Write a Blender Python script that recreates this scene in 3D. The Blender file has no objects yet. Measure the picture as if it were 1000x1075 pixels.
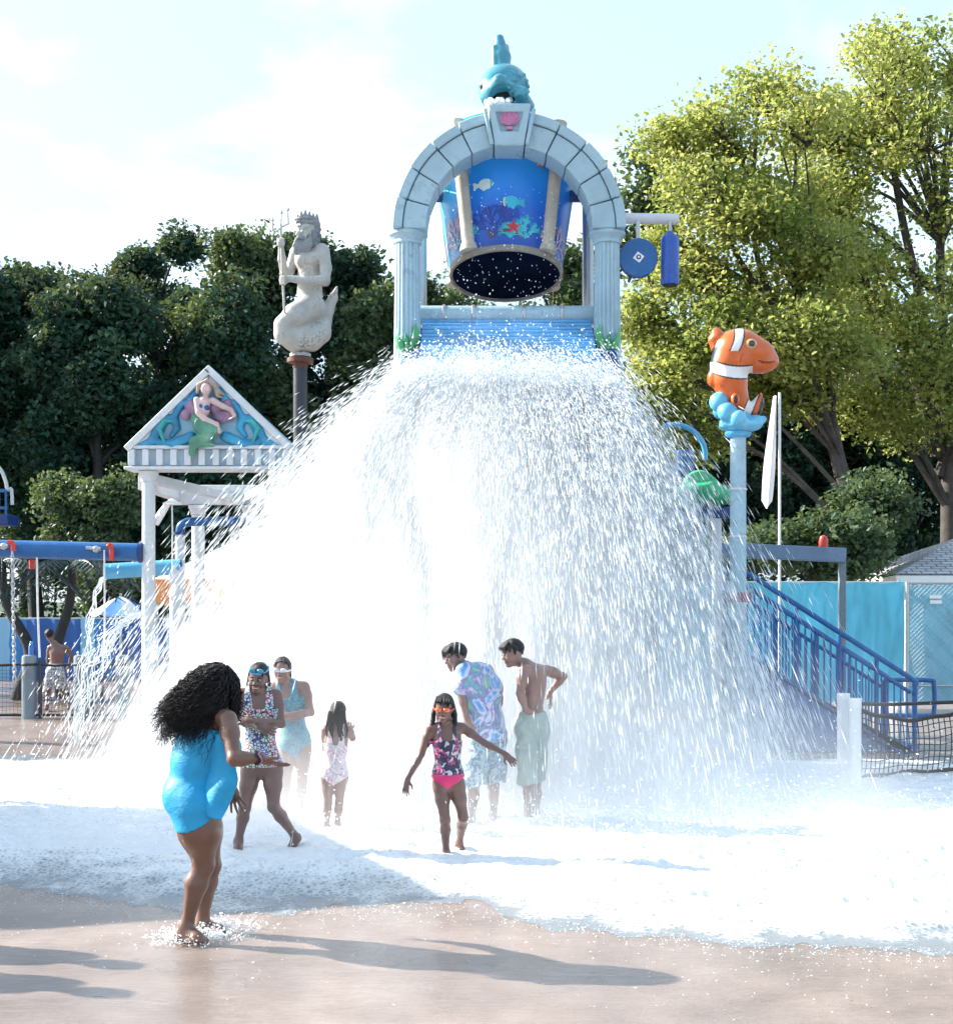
import bpy, math, random
import numpy as np
from mathutils import Vector as V, Matrix, noise as mnoise
random.seed(7); RNG = np.random.default_rng(7)
C = bpy.context.scene.collection
PI = math.pi
F, H, YH = 1400.0, 1.8, 630.0          # focal length in photo pixels, eye height, horizon row

def P(px, py, Y): return V(((px-500)/F*Y, Y, H+(YH-py)/F*Y))
def G(px, py):                          # the ground point a pixel shows
    Y = F*H/(py-YH); return V(((px-500)/F*Y, Y, 0))
def M(px, Y): return px*Y/F

# ---------------------------------------------------------------- linking and tagging
def tag(o, label=None, cat=None, group=None, kind=None):
    if label: o['label'] = label
    if cat: o['category'] = cat
    if group: o['group'] = group
    if kind: o['kind'] = kind
    return o
def thing(name, loc, label, cat, group=None, rz=0):
    o = bpy.data.objects.new(name, None); C.objects.link(o)
    o.location = loc; o.rotation_euler = (0, 0, rz); o.empty_display_size = .2
    return tag(o, label, cat, group)
def origin(parent):
    p = V((0, 0, 0))
    while parent is not None: p += V(parent.location); parent = parent.parent
    return p
def fast_mesh(name, verts, faces, smooth=True):
    me = bpy.data.meshes.new(name)
    verts = np.asarray(verts, np.float32); faces = np.asarray(faces, np.int32)
    n, k = faces.shape
    me.vertices.add(len(verts)); me.vertices.foreach_set('co', verts.ravel())
    me.loops.add(n*k); me.loops.foreach_set('vertex_index', faces.ravel())
    me.polygons.add(n); me.polygons.foreach_set('loop_start', np.arange(0, n*k, k, dtype=np.int32))
    me.polygons.foreach_set('use_smooth', np.full(n, smooth, bool))
    me.update(calc_edges=True); return me
def link(name, me, mats, parent=None, world=True):
    """me in world coordinates; the object sits at its parent's origin (or at the foot of its own box)"""
    o = bpy.data.objects.new(name, me); C.objects.link(o)
    for m in (mats if isinstance(mats, (list, tuple)) else [mats]): me.materials.append(m)
    if parent is not None:
        o.parent = parent
        if world: me.transform(Matrix.Translation(-origin(parent)))
    elif world and len(me.vertices):
        co = np.empty(len(me.vertices)*3, np.float32); me.vertices.foreach_get('co', co); co = co.reshape(-1, 3)
        b = (co.min(0)+co.max(0))/2; loc = V((float(b[0]), float(b[1]), float(co[:, 2].min())))
        me.transform(Matrix.Translation(-loc)); o.location = loc
    return o
def set_col(me, cols, name='col'):
    a = me.color_attributes.new(name, 'FLOAT_COLOR', 'POINT')
    c = np.ones((len(me.vertices), 4), np.float32); c[:, :3] = cols
    a.data.foreach_set('color', c.ravel())
def kids(o): return list(o.children)
def copy_tree(o, parent=None):
    c = o.copy(); C.objects.link(c)
    if parent is not None: c.parent = parent
    for ch in kids(o): copy_tree(ch, c)
    return c

# ---------------------------------------------------------------- mesh builder
class MB:
    def __init__(s): s.v = []; s.f = []; s.mi = []; s.cur = 0
    def add(s, vs, fs):
        b = len(s.v); s.v += [tuple(v) for v in vs]; s.f += [tuple(i+b for i in f) for f in fs]; s.mi += [s.cur]*len(fs); return s
    def box(s, c, size, rot=None):
        c = V(c); hx, hy, hz = (k/2 for k in size); vs = []
        for dz in (-hz, hz):
            for dx, dy in ((-hx, -hy), (hx, -hy), (hx, hy), (-hx, hy)):
                d = V((dx, dy, dz)); vs.append(c+(rot @ d if rot else d))
        return s.add(vs, [(3, 2, 1, 0), (4, 5, 6, 7), (0, 1, 5, 4), (1, 2, 6, 5), (2, 3, 7, 6), (3, 0, 4, 7)])
    def bar(s, a, b, w, h, up=V((0, 0, 1))):       # rectangular bar from a to b
        a, b = V(a), V(b); d = (b-a).normalized()
        r = d.cross(up); r = r.normalized() if r.length > 1e-4 else V((1, 0, 0)); u = r.cross(d)
        vs = [p+r*(sx*w/2)+u*(sz*h/2) for p in (a, b) for sx, sz in ((-1, -1), (1, -1), (1, 1), (-1, 1))]
        return s.add(vs, [(0, 1, 2, 3), (7, 6, 5, 4), (0, 4, 5, 1), (1, 5, 6, 2), (2, 6, 7, 3), (3, 7, 4, 0)])
    def tube(s, pts, r, n=10, cap=True):
        pts = [V(p) for p in pts]; m = len(pts)
        rs = r if isinstance(r, (list, tuple)) else [r]*m
        ref = V((0, 0, 1)); vs = []; prev = None
        for i, p in enumerate(pts):
            t = (pts[min(i+1, m-1)]-pts[max(i-1, 0)])
            t = t.normalized() if t.length > 1e-9 else V((0, 0, 1))
            if prev is None:
                q = t.orthogonal().normalized()
            else:
                q = prev-t*prev.dot(t); q = q.normalized() if q.length > 1e-6 else t.orthogonal().normalized()
            prev = q; w = t.cross(q)
            for k in range(n):
                a = 2*PI*k/n; vs.append(p+(q*math.cos(a)+w*math.sin(a))*rs[i])
        fs = [(i*n+k, i*n+(k+1) % n, (i+1)*n+(k+1) % n, (i+1)*n+k) for i in range(m-1) for k in range(n)]
        if cap: fs += [tuple(range(n-1, -1, -1)), tuple((m-1)*n+k for k in range(n))]
        return s.add(vs, fs)
    def lathe(s, c, prof, n=24, flute=None, axis=None, cap=True):   # prof: (radius, height)
        c = V(c); q = axis.to_track_quat('Z', 'Y').to_matrix() if axis is not None else None; vs = []
        for (r, z) in prof:
            for k in range(n):
                a = 2*PI*k/n; rr = r*(flute(a, z) if flute else 1)
                d = V((rr*math.cos(a), rr*math.sin(a), z)); vs.append(c+(q @ d if q else d))
        m = len(prof)
        fs = [(i*n+k, i*n+(k+1) % n, (i+1)*n+(k+1) % n, (i+1)*n+k) for i in range(m-1) for k in range(n)]
        if cap: fs += [tuple(range(n-1, -1, -1)), tuple((m-1)*n+k for k in range(n))]
        return s.add(vs, fs)
    def prism(s, pts, d):                           # planar outline pts swept by vector d
        n = len(pts); pts = [V(p) for p in pts]; d = V(d)
        nrm = V((0, 0, 0))
        for i in range(n): nrm += pts[i].cross(pts[(i+1) % n])
        if nrm.dot(d) > 0: pts = pts[::-1]
        return s.add(pts+[p+d for p in pts], [tuple(range(n)), tuple(range(2*n-1, n-1, -1))]+[((i+1) % n, i, n+i, n+(i+1) % n) for i in range(n)])
    def ell(s, c, r, rot=None, n=16, m=10):
        c = V(c); vs = []; r = r if isinstance(r, (tuple, list)) else (r, r, r)
        for i in range(m+1):
            t = PI*i/m
            for k in range(n):
                a = 2*PI*k/n; d = V((r[0]*math.sin(t)*math.cos(a), r[1]*math.sin(t)*math.sin(a), -r[2]*math.cos(t)))
                vs.append(c+(rot @ d if rot else d))
        return s.add(vs, [(i*n+k, i*n+(k+1) % n, (i+1)*n+(k+1) % n, (i+1)*n+k) for i in range(m) for k in range(n)])
    def build(s, name, mats, parent=None, smooth=True, bev=0, ang=38, world=True):
        me = bpy.data.meshes.new(name); me.from_pydata(s.v, [], s.f); me.validate()
        mats = mats if isinstance(mats, (list, tuple)) else [mats]
        o = link(name, me, mats, parent, world)
        if len(mats) > 1 and len(me.polygons) == len(s.mi): me.polygons.foreach_set('material_index', s.mi)
        if smooth:
            me.polygons.foreach_set('use_smooth', [True]*len(me.polygons)); me.set_sharp_from_angle(angle=math.radians(ang))
        if bev:
            b = o.modifiers.new('bevel', 'BEVEL'); b.width = bev; b.segments = 2; b.limit_method = 'ANGLE'; b.angle_limit = math.radians(40)
        me.update(); return o
def arc(c, r, a0, a1, n, ax=V((1, 0, 0)), ay=V((0, 0, 1))):
    return [V(c)+ax*(r*math.cos(a0+(a1-a0)*i/n))+ay*(r*math.sin(a0+(a1-a0)*i/n)) for i in range(n+1)]
def spline(pts, n=8):                               # Catmull-Rom through pts
    pts = [V(p) for p in pts]; out = []; q = [pts[0]*2-pts[1]]+pts+[pts[-1]*2-pts[-2]]
    for i in range(1, len(q)-2):
        a, b, c, d = q[i-1], q[i], q[i+1], q[i+2]
        for k in range(n):
            t = k/n; out.append(.5*((2*b)+(c-a)*t+(2*a-5*b+4*c-d)*t*t+(3*b-a-3*c+d)*t**3))
    return out+[pts[-1]]

# ---------------------------------------------------------------- signed-distance modelling: one continuous skin over smooth-joined forms
class SDF:
    def __init__(s, lo, hi, h):
        s.lo = np.array(lo, np.float32); s.h = h
        s.n = np.ceil((np.array(hi)-s.lo)/h).astype(int)+1
        s.d = np.full(s.n, .5, np.float32)
    def win(s, lo, hi):
        i0 = np.clip(np.floor((np.array(lo)-s.lo)/s.h).astype(int), 0, s.n); i1 = np.clip(np.ceil((np.array(hi)-s.lo)/s.h).astype(int)+1, 0, s.n)
        if (i1 <= i0).any(): return None, None
        ax = [(np.arange(i0[k], i1[k])*s.h+s.lo[k]).astype(np.float32) for k in range(3)]
        return tuple(slice(i0[k], i1[k]) for k in range(3)), np.meshgrid(*ax, indexing='ij', sparse=True)
    def put(s, sl, d, k, sub=False):
        a = s.d[sl]
        if sub: d = -d; hh = np.maximum(k-np.abs(a-d), 0)/max(k, 1e-6); s.d[sl] = np.maximum(a, d)+hh*hh*k*.25
        else: hh = np.maximum(k-np.abs(a-d), 0)/max(k, 1e-6); s.d[sl] = np.minimum(a, d)-hh*hh*k*.25
    def cap(s, a, b, ra, rb=None, k=.02, sub=False):
        rb = ra if rb is None else rb; a = np.array(a, np.float32); b = np.array(b, np.float32)
        m = max(ra, rb)+k+4*s.h+.012
        sl, X = s.win(np.minimum(a, b)-m, np.maximum(a, b)+m)
        if sl is None: return s
        ba = b-a; L = float(ba @ ba)+1e-9
        p = [X[i]-a[i] for i in range(3)]
        t = np.clip((p[0]*ba[0]+p[1]*ba[1]+p[2]*ba[2])/L, 0, 1)
        d = np.sqrt((p[0]-t*ba[0])**2+(p[1]-t*ba[1])**2+(p[2]-t*ba[2])**2)-(ra+(rb-ra)*t)
        s.put(sl, d, k, sub); return s
    def chain(s, pts, rs, k=.02):
        for i in range(len(pts)-1): s.cap(pts[i], pts[i+1], rs[i], rs[i+1], k)
        return s
    def ell(s, c, r, R=None, k=.02, sub=False):          # R: rows are the ellipsoid's axes
        c = np.array(c, np.float32); r = np.array(r, np.float32)
        R = np.eye(3, dtype=np.float32) if R is None else np.array(R, np.float32)
        m = np.sqrt(((R*r[:, None])**2).sum(0))+k+4*s.h+.012
        sl, X = s.win(c-m, c+m)
        if sl is None: return s
        p = [X[i]-c[i] for i in range(3)]
        q = [p[0]*R[i][0]+p[1]*R[i][1]+p[2]*R[i][2] for i in range(3)]
        k0 = np.sqrt((q[0]/r[0])**2+(q[1]/r[1])**2+(q[2]/r[2])**2)
        k1 = np.sqrt((q[0]/r[0]**2)**2+(q[1]/r[1]**2)**2+(q[2]/r[2]**2)**2)+1e-9
        s.put(sl, k0*(k0-1)/k1, k, sub); return s
    def front(s, p):                                        # the nearest point of the skin to the viewer behind image point p
        p = V(p); best = None
        for j in range(s.n[1]):
            y = s.lo[1]+j*s.h; q = V((p.x*y/p.y, y, H+(p.z-H)*y/p.y)); i = [int(round((q[k]-s.lo[k])/s.h)) for k in range(3)]
            if all(0 <= i[k] < s.n[k] for k in range(3)) and s.d[tuple(i)] < 0: return q
        return p
    def pos(s):
        return np.meshgrid(*[(np.arange(s.n[k])*s.h+s.lo[k]).astype(np.float32) for k in range(3)], indexing='ij', sparse=True)
    def mesh(s, name, d=None, smooth=1):
        v, f = surface_nets(s.d if d is None else d)
        v = v*s.h+s.lo
        if smooth and len(f):
            for _ in range(smooth):
                acc = np.zeros_like(v); cnt = np.zeros((len(v), 1), np.float32)
                for a in range(4):
                    np.add.at(acc, f[:, a], v[f[:, (a+1) % 4]]+v[f[:, (a+3) % 4]]); np.add.at(cnt[:, 0], f[:, a], 2)
                v = v*.5+.5*acc/np.maximum(cnt, 1)
        return fast_mesh(name, v, f)
def surface_nets(d):
    d = d.copy(); d[0] = d[-1] = .5; d[:, 0] = d[:, -1] = .5; d[:, :, 0] = d[:, :, -1] = .5
    ins = d < 0; nx, ny, nz = d.shape
    cnt = np.zeros((nx-1, ny-1, nz-1), np.int8)
    cs = [(i, j, k) for i in (0, 1) for j in (0, 1) for k in (0, 1)]
    sub = lambda a, c: a[c[0]:nx-1+c[0], c[1]:ny-1+c[1], c[2]:nz-1+c[2]]
    for c in cs: cnt += sub(ins, c)
    I = np.argwhere((cnt > 0) & (cnt < 8)); ids = np.full(cnt.shape, -1, np.int32); ids[tuple(I.T)] = np.arange(len(I))
    acc = np.zeros((len(I), 3), np.float32); w = np.zeros(len(I), np.float32)
    val = {c: d[I[:, 0]+c[0], I[:, 1]+c[1], I[:, 2]+c[2]] for c in cs}
    for a in cs:
        for ax in range(3):
            if a[ax]: continue
            b = list(a); b[ax] = 1; b = tuple(b); va, vb = val[a], val[b]
            x = (va < 0) != (vb < 0); t = np.where(x, va/np.where(x, va-vb, 1), 0)
            pt = np.tile(np.array(a, np.float32), (len(I), 1)); pt[:, ax] += t
            acc[x] += pt[x]; w[x] += 1
    v = I+acc/np.maximum(w, 1)[:, None]; fs = []
    for ax in range(3):
        o1, o2 = (ax+1) % 3, (ax+2) % 3
        lo = [slice(None)]*3; hi = [slice(None)]*3; lo[ax] = slice(0, -1); hi[ax] = slice(1, None)
        A, B = ins[tuple(lo)], ins[tuple(hi)]; E = np.argwhere(A != B)
        e = E[(E[:, o1] > 0) & (E[:, o2] > 0) & (E[:, o1] < d.shape[o1]-1) & (E[:, o2] < d.shape[o2]-1)]
        def at(q1, q2):
            z = e.copy(); z[:, o1] -= q1; z[:, o2] -= q2; return ids[z[:, 0], z[:, 1], z[:, 2]]
        q = np.stack([at(1, 1), at(0, 1), at(0, 0), at(1, 0)], 1)
        flip = ~A[e[:, 0], e[:, 1], e[:, 2]]; q[flip] = q[flip][:, ::-1]; fs.append(q)
    return v.astype(np.float32), np.concatenate(fs)
# ---------------------------------------------------------------- materials
def nt(name):
    m = bpy.data.materials.new(name); m.use_nodes = True; t = m.node_tree
    return m, t, t.nodes['Principled BSDF'], t.nodes['Material Output']
def N(t, typ, **kw):
    n = t.nodes.new(typ)
    for k, v in kw.items():
        if k.startswith('_'): setattr(n, k[1:], v)
        else:
            k = k.replace('__', ' ')
            n.inputs[int(k[1:]) if k[0] == 'i' and k[1:].isdigit() else k].default_value = v
    return n
def ramp(t, fac, stops, interp='LINEAR'):
    r = t.nodes.new('ShaderNodeValToRGB'); e = r.color_ramp; e.interpolation = interp
    while len(e.elements) < len(stops): e.elements.new(.5)
    for el, (p, c) in zip(e.elements, stops):
        el.position = p; el.color = (*c, 1) if len(c) == 3 else c
    t.links.new(fac, r.inputs[0]); return r.outputs[0]
def math_(t, op, a, b=None, c=None, clamp=False):
    n = t.nodes.new('ShaderNodeMath'); n.operation = op; n.use_clamp = clamp
    for i, x in enumerate((a, b, c)):
        if x is None: continue
        if isinstance(x, (int, float)): n.inputs[i].default_value = x
        else: t.links.new(x, n.inputs[i])
    return n.outputs[0]
def mix(t, fac, a, b, typ='MIX'):
    n = t.nodes.new('ShaderNodeMix'); n.data_type = 'RGBA'; n.blend_type = typ
    for k, x in ((0, fac), (6, a), (7, b)):
        if isinstance(x, (int, float)): n.inputs[k].default_value = x
        elif isinstance(x, tuple): n.inputs[k].default_value = (*x, 1)
        else: t.links.new(x, n.inputs[k])
    return n.outputs[2]
def coord(t, which='Object', scale=None):
    c = t.nodes.new('ShaderNodeTexCoord').outputs[which]
    if scale is not None:
        mp = t.nodes.new('ShaderNodeMapping'); mp.inputs['Scale'].default_value = scale if isinstance(scale, tuple) else (scale,)*3
        t.links.new(c, mp.inputs[0]); c = mp.outputs[0]
    return c
def noise(t, vec, scale, detail=4, rough=.55, dist=0):
    n = N(t, 'ShaderNodeTexNoise', Scale=scale, Detail=detail, Roughness=rough, Distortion=dist); t.links.new(vec, n.inputs['Vector']); return n
def bump(t, p, h, strength=.3, dist=.02):
    b = N(t, 'ShaderNodeBump', Strength=strength, Distance=dist); t.links.new(h, b.inputs['Height']); t.links.new(b.outputs[0], p.inputs['Normal'])
MATS = {}
def paint(name, c, rough=.45, var=.12, stain=0, scol=(.12, .13, .12), bs=.15, sc=6, metal=0, spec=.5, coat=0):
    """painted, moulded or bare surface: slow colour drift, blotchy wear and fine unevenness"""
    m, t, p, o = nt(name); vec = coord(t)
    n1 = noise(t, vec, sc*.35, 5); n2 = noise(t, vec, sc*3, 6, .65); n3 = noise(t, vec, sc*9, 3)
    dark = tuple(k*(1-var*1.5) for k in c); lite = tuple(min(1, k*(1+var)) for k in c)
    col = ramp(t, n1.outputs[0], [(.3, dark), (.7, lite)])
    if stain:
        s = ramp(t, math_(t, 'MULTIPLY', n2.outputs[0], n1.outputs[0]), [(.27, (0, 0, 0)), (.44, (stain, stain, stain))])
        col = mix(t, s, col, scol)
    t.links.new(col, p.inputs['Base Color'])
    t.links.new(ramp(t, n2.outputs[0], [(.3, (rough*.75,)*3), (.7, (min(1, rough*1.25),)*3)]), p.inputs['Roughness'])
    p.inputs['Metallic'].default_value = metal; p.inputs['Specular IOR Level'].default_value = spec
    p.inputs['Coat Weight'].default_value = coat; p.inputs['Coat Roughness'].default_value = .08
    if bs: bump(t, p, math_(t, 'ADD', n3.outputs[0], n2.outputs[0]), bs, .01)
    MATS[name] = m; return m
def vcol(name, rough=.5, bs=.1, sc=20, coat=0, spec=.5, sss=0, var=.15):
    m, t, p, o = nt(name); a = N(t, 'ShaderNodeVertexColor', _layer_name='col'); vec = coord(t)
    n1 = noise(t, vec, sc, 5); n2 = noise(t, vec, sc*4, 4)
    col = mix(t, 1.0, a.outputs[0], ramp(t, n1.outputs[0], [(.3, (1-var,)*3), (.7, (1, 1, 1))]), 'MULTIPLY')
    t.links.new(col, p.inputs['Base Color']); p.inputs['Roughness'].default_value = rough
    p.inputs['Specular IOR Level'].default_value = spec
    p.inputs['Coat Weight'].default_value = coat; p.inputs['Coat Roughness'].default_value = .12
    if sss: p.inputs['Subsurface Weight'].default_value = sss; p.inputs['Subsurface Scale'].default_value = .01; p.inputs['Subsurface Radius'].default_value = (1, .35, .2)
    if bs: bump(t, p, n2.outputs[0], bs, .006)
    return m
STONE = paint('painted_stone', (.36, .52, .60), .6, .14, .8, (.17, .22, .25), .4, 4)
PLASTER = paint('white_plaster', (.60, .63, .66), .6, .08, .5, (.36, .37, .37), .3, 5)
STATUE = paint('statue_plaster', (.46, .45, .42), .6, .2, .95, (.12, .105, .09), .45, 8)
NAVY = paint('navy_paint', (.006, .035, .16), .35, .15, .3, (.02, .05, .1), .1)
ROYAL = paint('royal_blue_paint', (.010, .105, .31), .32, .12, .3, (.1, .2, .3), .1)
SKYBLUE = paint('sky_blue_paint', (.09, .38, .64), .35, .12, .3, (.3, .45, .55), .1)
SLAT = paint('slat_blue', (.10, .36, .66), .28, .15, .4, (.2, .35, .5), .15)
BLACKP = paint('dark_pole_paint', (.03, .035, .045), .4, .2, .3, (.12, .08, .06), .1)
STEEL = paint('galvanised_steel', (.45, .48, .5), .35, .12, .4, (.3, .28, .26), .15, metal=.6)
WHITE = paint('white_gloss', (.82, .82, .82), .3, .05, .25, (.5, .5, .48), .05)
REDP = paint('red_plastic', (.55, .045, .03), .35, .12, 0, bs=.05)
BLACK = paint('black_rubber', (.015, .016, .018), .6, .2, bs=.1)
NETM = paint('black_cord', (.02, .022, .028), .8, .2, bs=0)
GREY = paint('grey_post_paint', (.17, .22, .26), .5, .15, .4, (.08, .09, .1), .2)
ROPE = paint('white_rope', (.72, .72, .7), .8, .1, bs=.3, sc=60)
ORANGE = paint('orange_canvas', (.75, .30, .10), .8, .1, bs=.1)
CANVAS = paint('white_canvas', (.8, .79, .77), .75, .06, .2, (.6, .58, .55), .1)
SHINGLE = None
GREENL = paint('green_moulding', (.07, .36, .15), .35, .25, .3, (.25, .5, .2), .1, 10)
PINK = paint('pink_moulding', (.52, .20, .36), .45, .25, .4, (.3, .1, .3), .2, 12)
TEAL = paint('teal_moulding', (.05, .30, .40), .35, .25, .4, (.02, .12, .18), .25, 8, coat=.4)
DARKIN = paint('dark_cavity', (.012, .014, .02), .7, .2, bs=.1)
def tarp(name, c, fold=.5):
    m, t, p, o = nt(name); vec = coord(t); n1 = noise(t, coord(t, 'Object', (1.2, 1, .5)), 2.2, 5, .5, .6)
    w = N(t, 'ShaderNodeTexWave', Scale=1.1, Distortion=7, Detail=3); w.wave_type = 'BANDS'; t.links.new(coord(t, 'Object', (1, 1, .55)), w.inputs['Vector'])
    col = ramp(t, n1.outputs[0], [(.3, tuple(k*.8 for k in c)), (.7, tuple(min(1, k*1.15) for k in c))])
    t.links.new(col, p.inputs['Base Color']); p.inputs['Roughness'].default_value = .42
    bump(t, p, math_(t, 'ADD', w.outputs[0], n1.outputs[0]), fold, .05); return m
TARP = tarp('turquoise_tarp', (.11, .55, .74), .9); TARP2 = tarp('pale_blue_tarp', (.22, .58, .74), .3)
def stripes(name):
    m, t, p, o = nt(name); w = N(t, 'ShaderNodeSeparateXYZ'); t.links.new(coord(t), w.inputs[0])
    n1 = noise(t, coord(t), 3, 4)
    col = ramp(t, math_(t, 'FRACT', math_(t, 'MULTIPLY', math_(t, 'ADD', w.outputs[0], math_(t, 'MULTIPLY', n1.outputs[0], .12)), .52)), [(0, (.02, .1, .33)), (.64, (.25, .5, .68)), (.8, (.03, .2, .5))], 'CONSTANT')
    t.links.new(col, p.inputs['Base Color']); p.inputs['Roughness'].default_value = .6; bump(t, p, n1.outputs[0], .4, .05); return m
STRIPE = stripes('blue_striped_screen')
def shingles():
    m, t, p, o = nt('grey_shingles'); b = N(t, 'ShaderNodeTexBrick', Scale=1, Mortar__Size=.012, Brick__Width=.3, Row__Height=.14)
    b.inputs['Color1'].default_value = (.36, .37, .40, 1); b.inputs['Color2'].default_value = (.50, .51, .54, 1); b.inputs['Mortar'].default_value = (.05, .05, .06, 1)
    t.links.new(coord(t), b.inputs['Vector']); t.links.new(b.outputs[0], p.inputs['Base Color']); p.inputs['Roughness'].default_value = .85
    bump(t, p, b.outputs[1], .6, -.02); return m
SHINGLE = shingles()
def leafmat(name, c1, c2, trans=.45):
    m, t, p, o = nt(name); a = N(t, 'ShaderNodeVertexColor', _layer_name='col')
    s = N(t, 'ShaderNodeSeparateColor'); t.links.new(a.outputs[0], s.inputs[0])
    col = ramp(t, s.outputs[0], [(0, c1), (1, c2)])
    t.links.new(col, p.inputs['Base Color']); p.inputs['Roughness'].default_value = .5; p.inputs['Specular IOR Level'].default_value = .3
    tr = t.nodes.new('ShaderNodeBsdfTranslucent'); t.links.new(mix(t, .25, col, (.5, .55, .08)), tr.inputs[0])
    mx = N(t, 'ShaderNodeMixShader', Fac=trans); t.links.new(p.outputs[0], mx.inputs[1]); t.links.new(tr.outputs[0], mx.inputs[2]); t.links.new(mx.outputs[0], o.inputs[0]); return m
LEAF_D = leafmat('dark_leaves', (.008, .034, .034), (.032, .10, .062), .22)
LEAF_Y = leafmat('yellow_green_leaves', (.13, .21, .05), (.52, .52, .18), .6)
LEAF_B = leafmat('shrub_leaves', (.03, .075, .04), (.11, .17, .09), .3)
BARK = paint('bark', (.075, .065, .058), .9, .35, .4, (.03, .03, .03), .8, 9)
BARKD = paint('dark_bark', (.03, .035, .035), .9, .3, .3, (.015, .02, .02), .8, 9)

# water: aerated drops scatter white light, the wet pavement and foam
def dropmat():
    m, t, p, o = nt('aerated_water'); p.inputs['Base Color'].default_value = (.93, .96, .98, 1); p.inputs['Roughness'].default_value = .12
    p.inputs['Specular IOR Level'].default_value = .8
    tr = N(t, 'ShaderNodeBsdfTranslucent', Color=(.93, .97, 1, 1)); mx = N(t, 'ShaderNodeMixShader', Fac=.62)
    t.links.new(p.outputs[0], mx.inputs[1]); t.links.new(tr.outputs[0], mx.inputs[2]); t.links.new(mx.outputs[0], o.inputs[0]); return m
DROP = dropmat()
def groundmat():
    m, t, p, o = nt('wet_concrete'); vec = coord(t)
    n0 = noise(t, vec, .35, 5, .6); n1 = noise(t, vec, 2.2, 6, .6); n2 = noise(t, vec, 26, 5, .7); n3 = noise(t, vec, 160, 3, .7)
    col = ramp(t, n1.outputs[0], [(.25, (.21, .158, .132)), (.75, (.385, .302, .26))])
    sp = ramp(t, n3.outputs[0], [(.35, (.62, .62, .62)), (.62, (1.1, 1.1, 1.1))]); col = mix(t, 1, col, sp, 'MULTIPLY')
    wet = ramp(t, n0.outputs[0], [(.36, (0, 0, 0)), (.54, (1, 1, 1))]); col = mix(t, wet, mix(t, .28, col, (.10, .085, .08)), col)
    t.links.new(col, p.inputs['Base Color'])
    t.links.new(ramp(t, wet, [(0, (.2,)*3), (1, (.5,)*3)]), p.inputs['Roughness'])
    p.inputs['Coat Weight'].default_value = .6; p.inputs['Coat Roughness'].default_value = .09; p.inputs['Coat IOR'].default_value = 1.33
    h = math_(t, 'ADD', math_(t, 'MULTIPLY', n2.outputs[0], .6), math_(t, 'MULTIPLY', n3.outputs[0], .35)); bump(t, p, h, .55, .014)
    b2 = N(t, 'ShaderNodeBump', Strength=.35, Distance=.03); t.links.new(noise(t, coord(t, 'Object', (2, 6, 1)), 3.2, 4, .6, .5).outputs[0], b2.inputs['Height']); t.links.new(b2.outputs[0], p.inputs['Coat Normal'])
    return m
GROUND = groundmat()
def foammat():
    m, t, p, o = nt('churning_foam'); a = N(t, 'ShaderNodeVertexColor', _layer_name='col'); s = N(t, 'ShaderNodeSeparateColor'); t.links.new(a.outputs[0], s.inputs[0])
    vec = coord(t); n1 = noise(t, vec, 17, 6, .66); vo = N(t, 'ShaderNodeTexVoronoi', Scale=26.0); vo.feature = 'DISTANCE_TO_EDGE'
    wv = N(t, 'ShaderNodeVectorMath'); wv.operation = 'ADD'; t.links.new(vec, wv.inputs[0]); sc = N(t, 'ShaderNodeVectorMath', _operation='SCALE', Scale=.05); t.links.new(noise(t, vec, 9, 3).outputs[1], sc.inputs[0]); t.links.new(sc.outputs[0], wv.inputs[1]); t.links.new(wv.outputs[0], vo.inputs['Vector'])
    lace = math_(t, 'SUBTRACT', 1, math_(t, 'MULTIPLY', vo.outputs[0], 2.6))
    dens = math_(t, 'ADD', math_(t, 'MULTIPLY', s.outputs[0], 2.1), math_(t, 'SUBTRACT', math_(t, 'ADD', math_(t, 'MULTIPLY', n1.outputs[0], .9), math_(t, 'MULTIPLY', lace, .55)), 1.28), clamp=True)
    p.inputs['Base Color'].default_value = (.90, .93, .95, 1); p.inputs['Roughness'].default_value = .35
    bump(t, p, math_(t, 'ADD', n1.outputs[0], math_(t, 'MULTIPLY', vo.outputs[0], .7)), .45, .015)
    tr = N(t, 'ShaderNodeBsdfTranslucent', Color=(.9, .95, 1, 1)); m1 = N(t, 'ShaderNodeMixShader', Fac=.25); t.links.new(p.outputs[0], m1.inputs[1]); t.links.new(tr.outputs[0], m1.inputs[2])
    film = N(t, 'ShaderNodeBsdfPrincipled', Roughness=.12); film.inputs['Base Color'].default_value = (.30, .42, .50, 1); b2 = N(t, 'ShaderNodeBump', Strength=.6, Distance=.02); t.links.new(n1.outputs[0], b2.inputs['Height']); t.links.new(b2.outputs[0], film.inputs['Normal'])
    m3 = N(t, 'ShaderNodeMixShader', Fac=.38); tp = t.nodes.new('ShaderNodeBsdfTransparent'); t.links.new(film.outputs[0], m3.inputs[2]); t.links.new(tp.outputs[0], m3.inputs[1])
    m4 = t.nodes.new('ShaderNodeMixShader'); t.links.new(dens, m4.inputs[0]); t.links.new(m3.outputs[0], m4.inputs[1]); t.links.new(m1.outputs[0], m4.inputs[2]); t.links.new(m4.outputs[0], o.inputs[0]); return m
FOAM = foammat()

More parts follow.
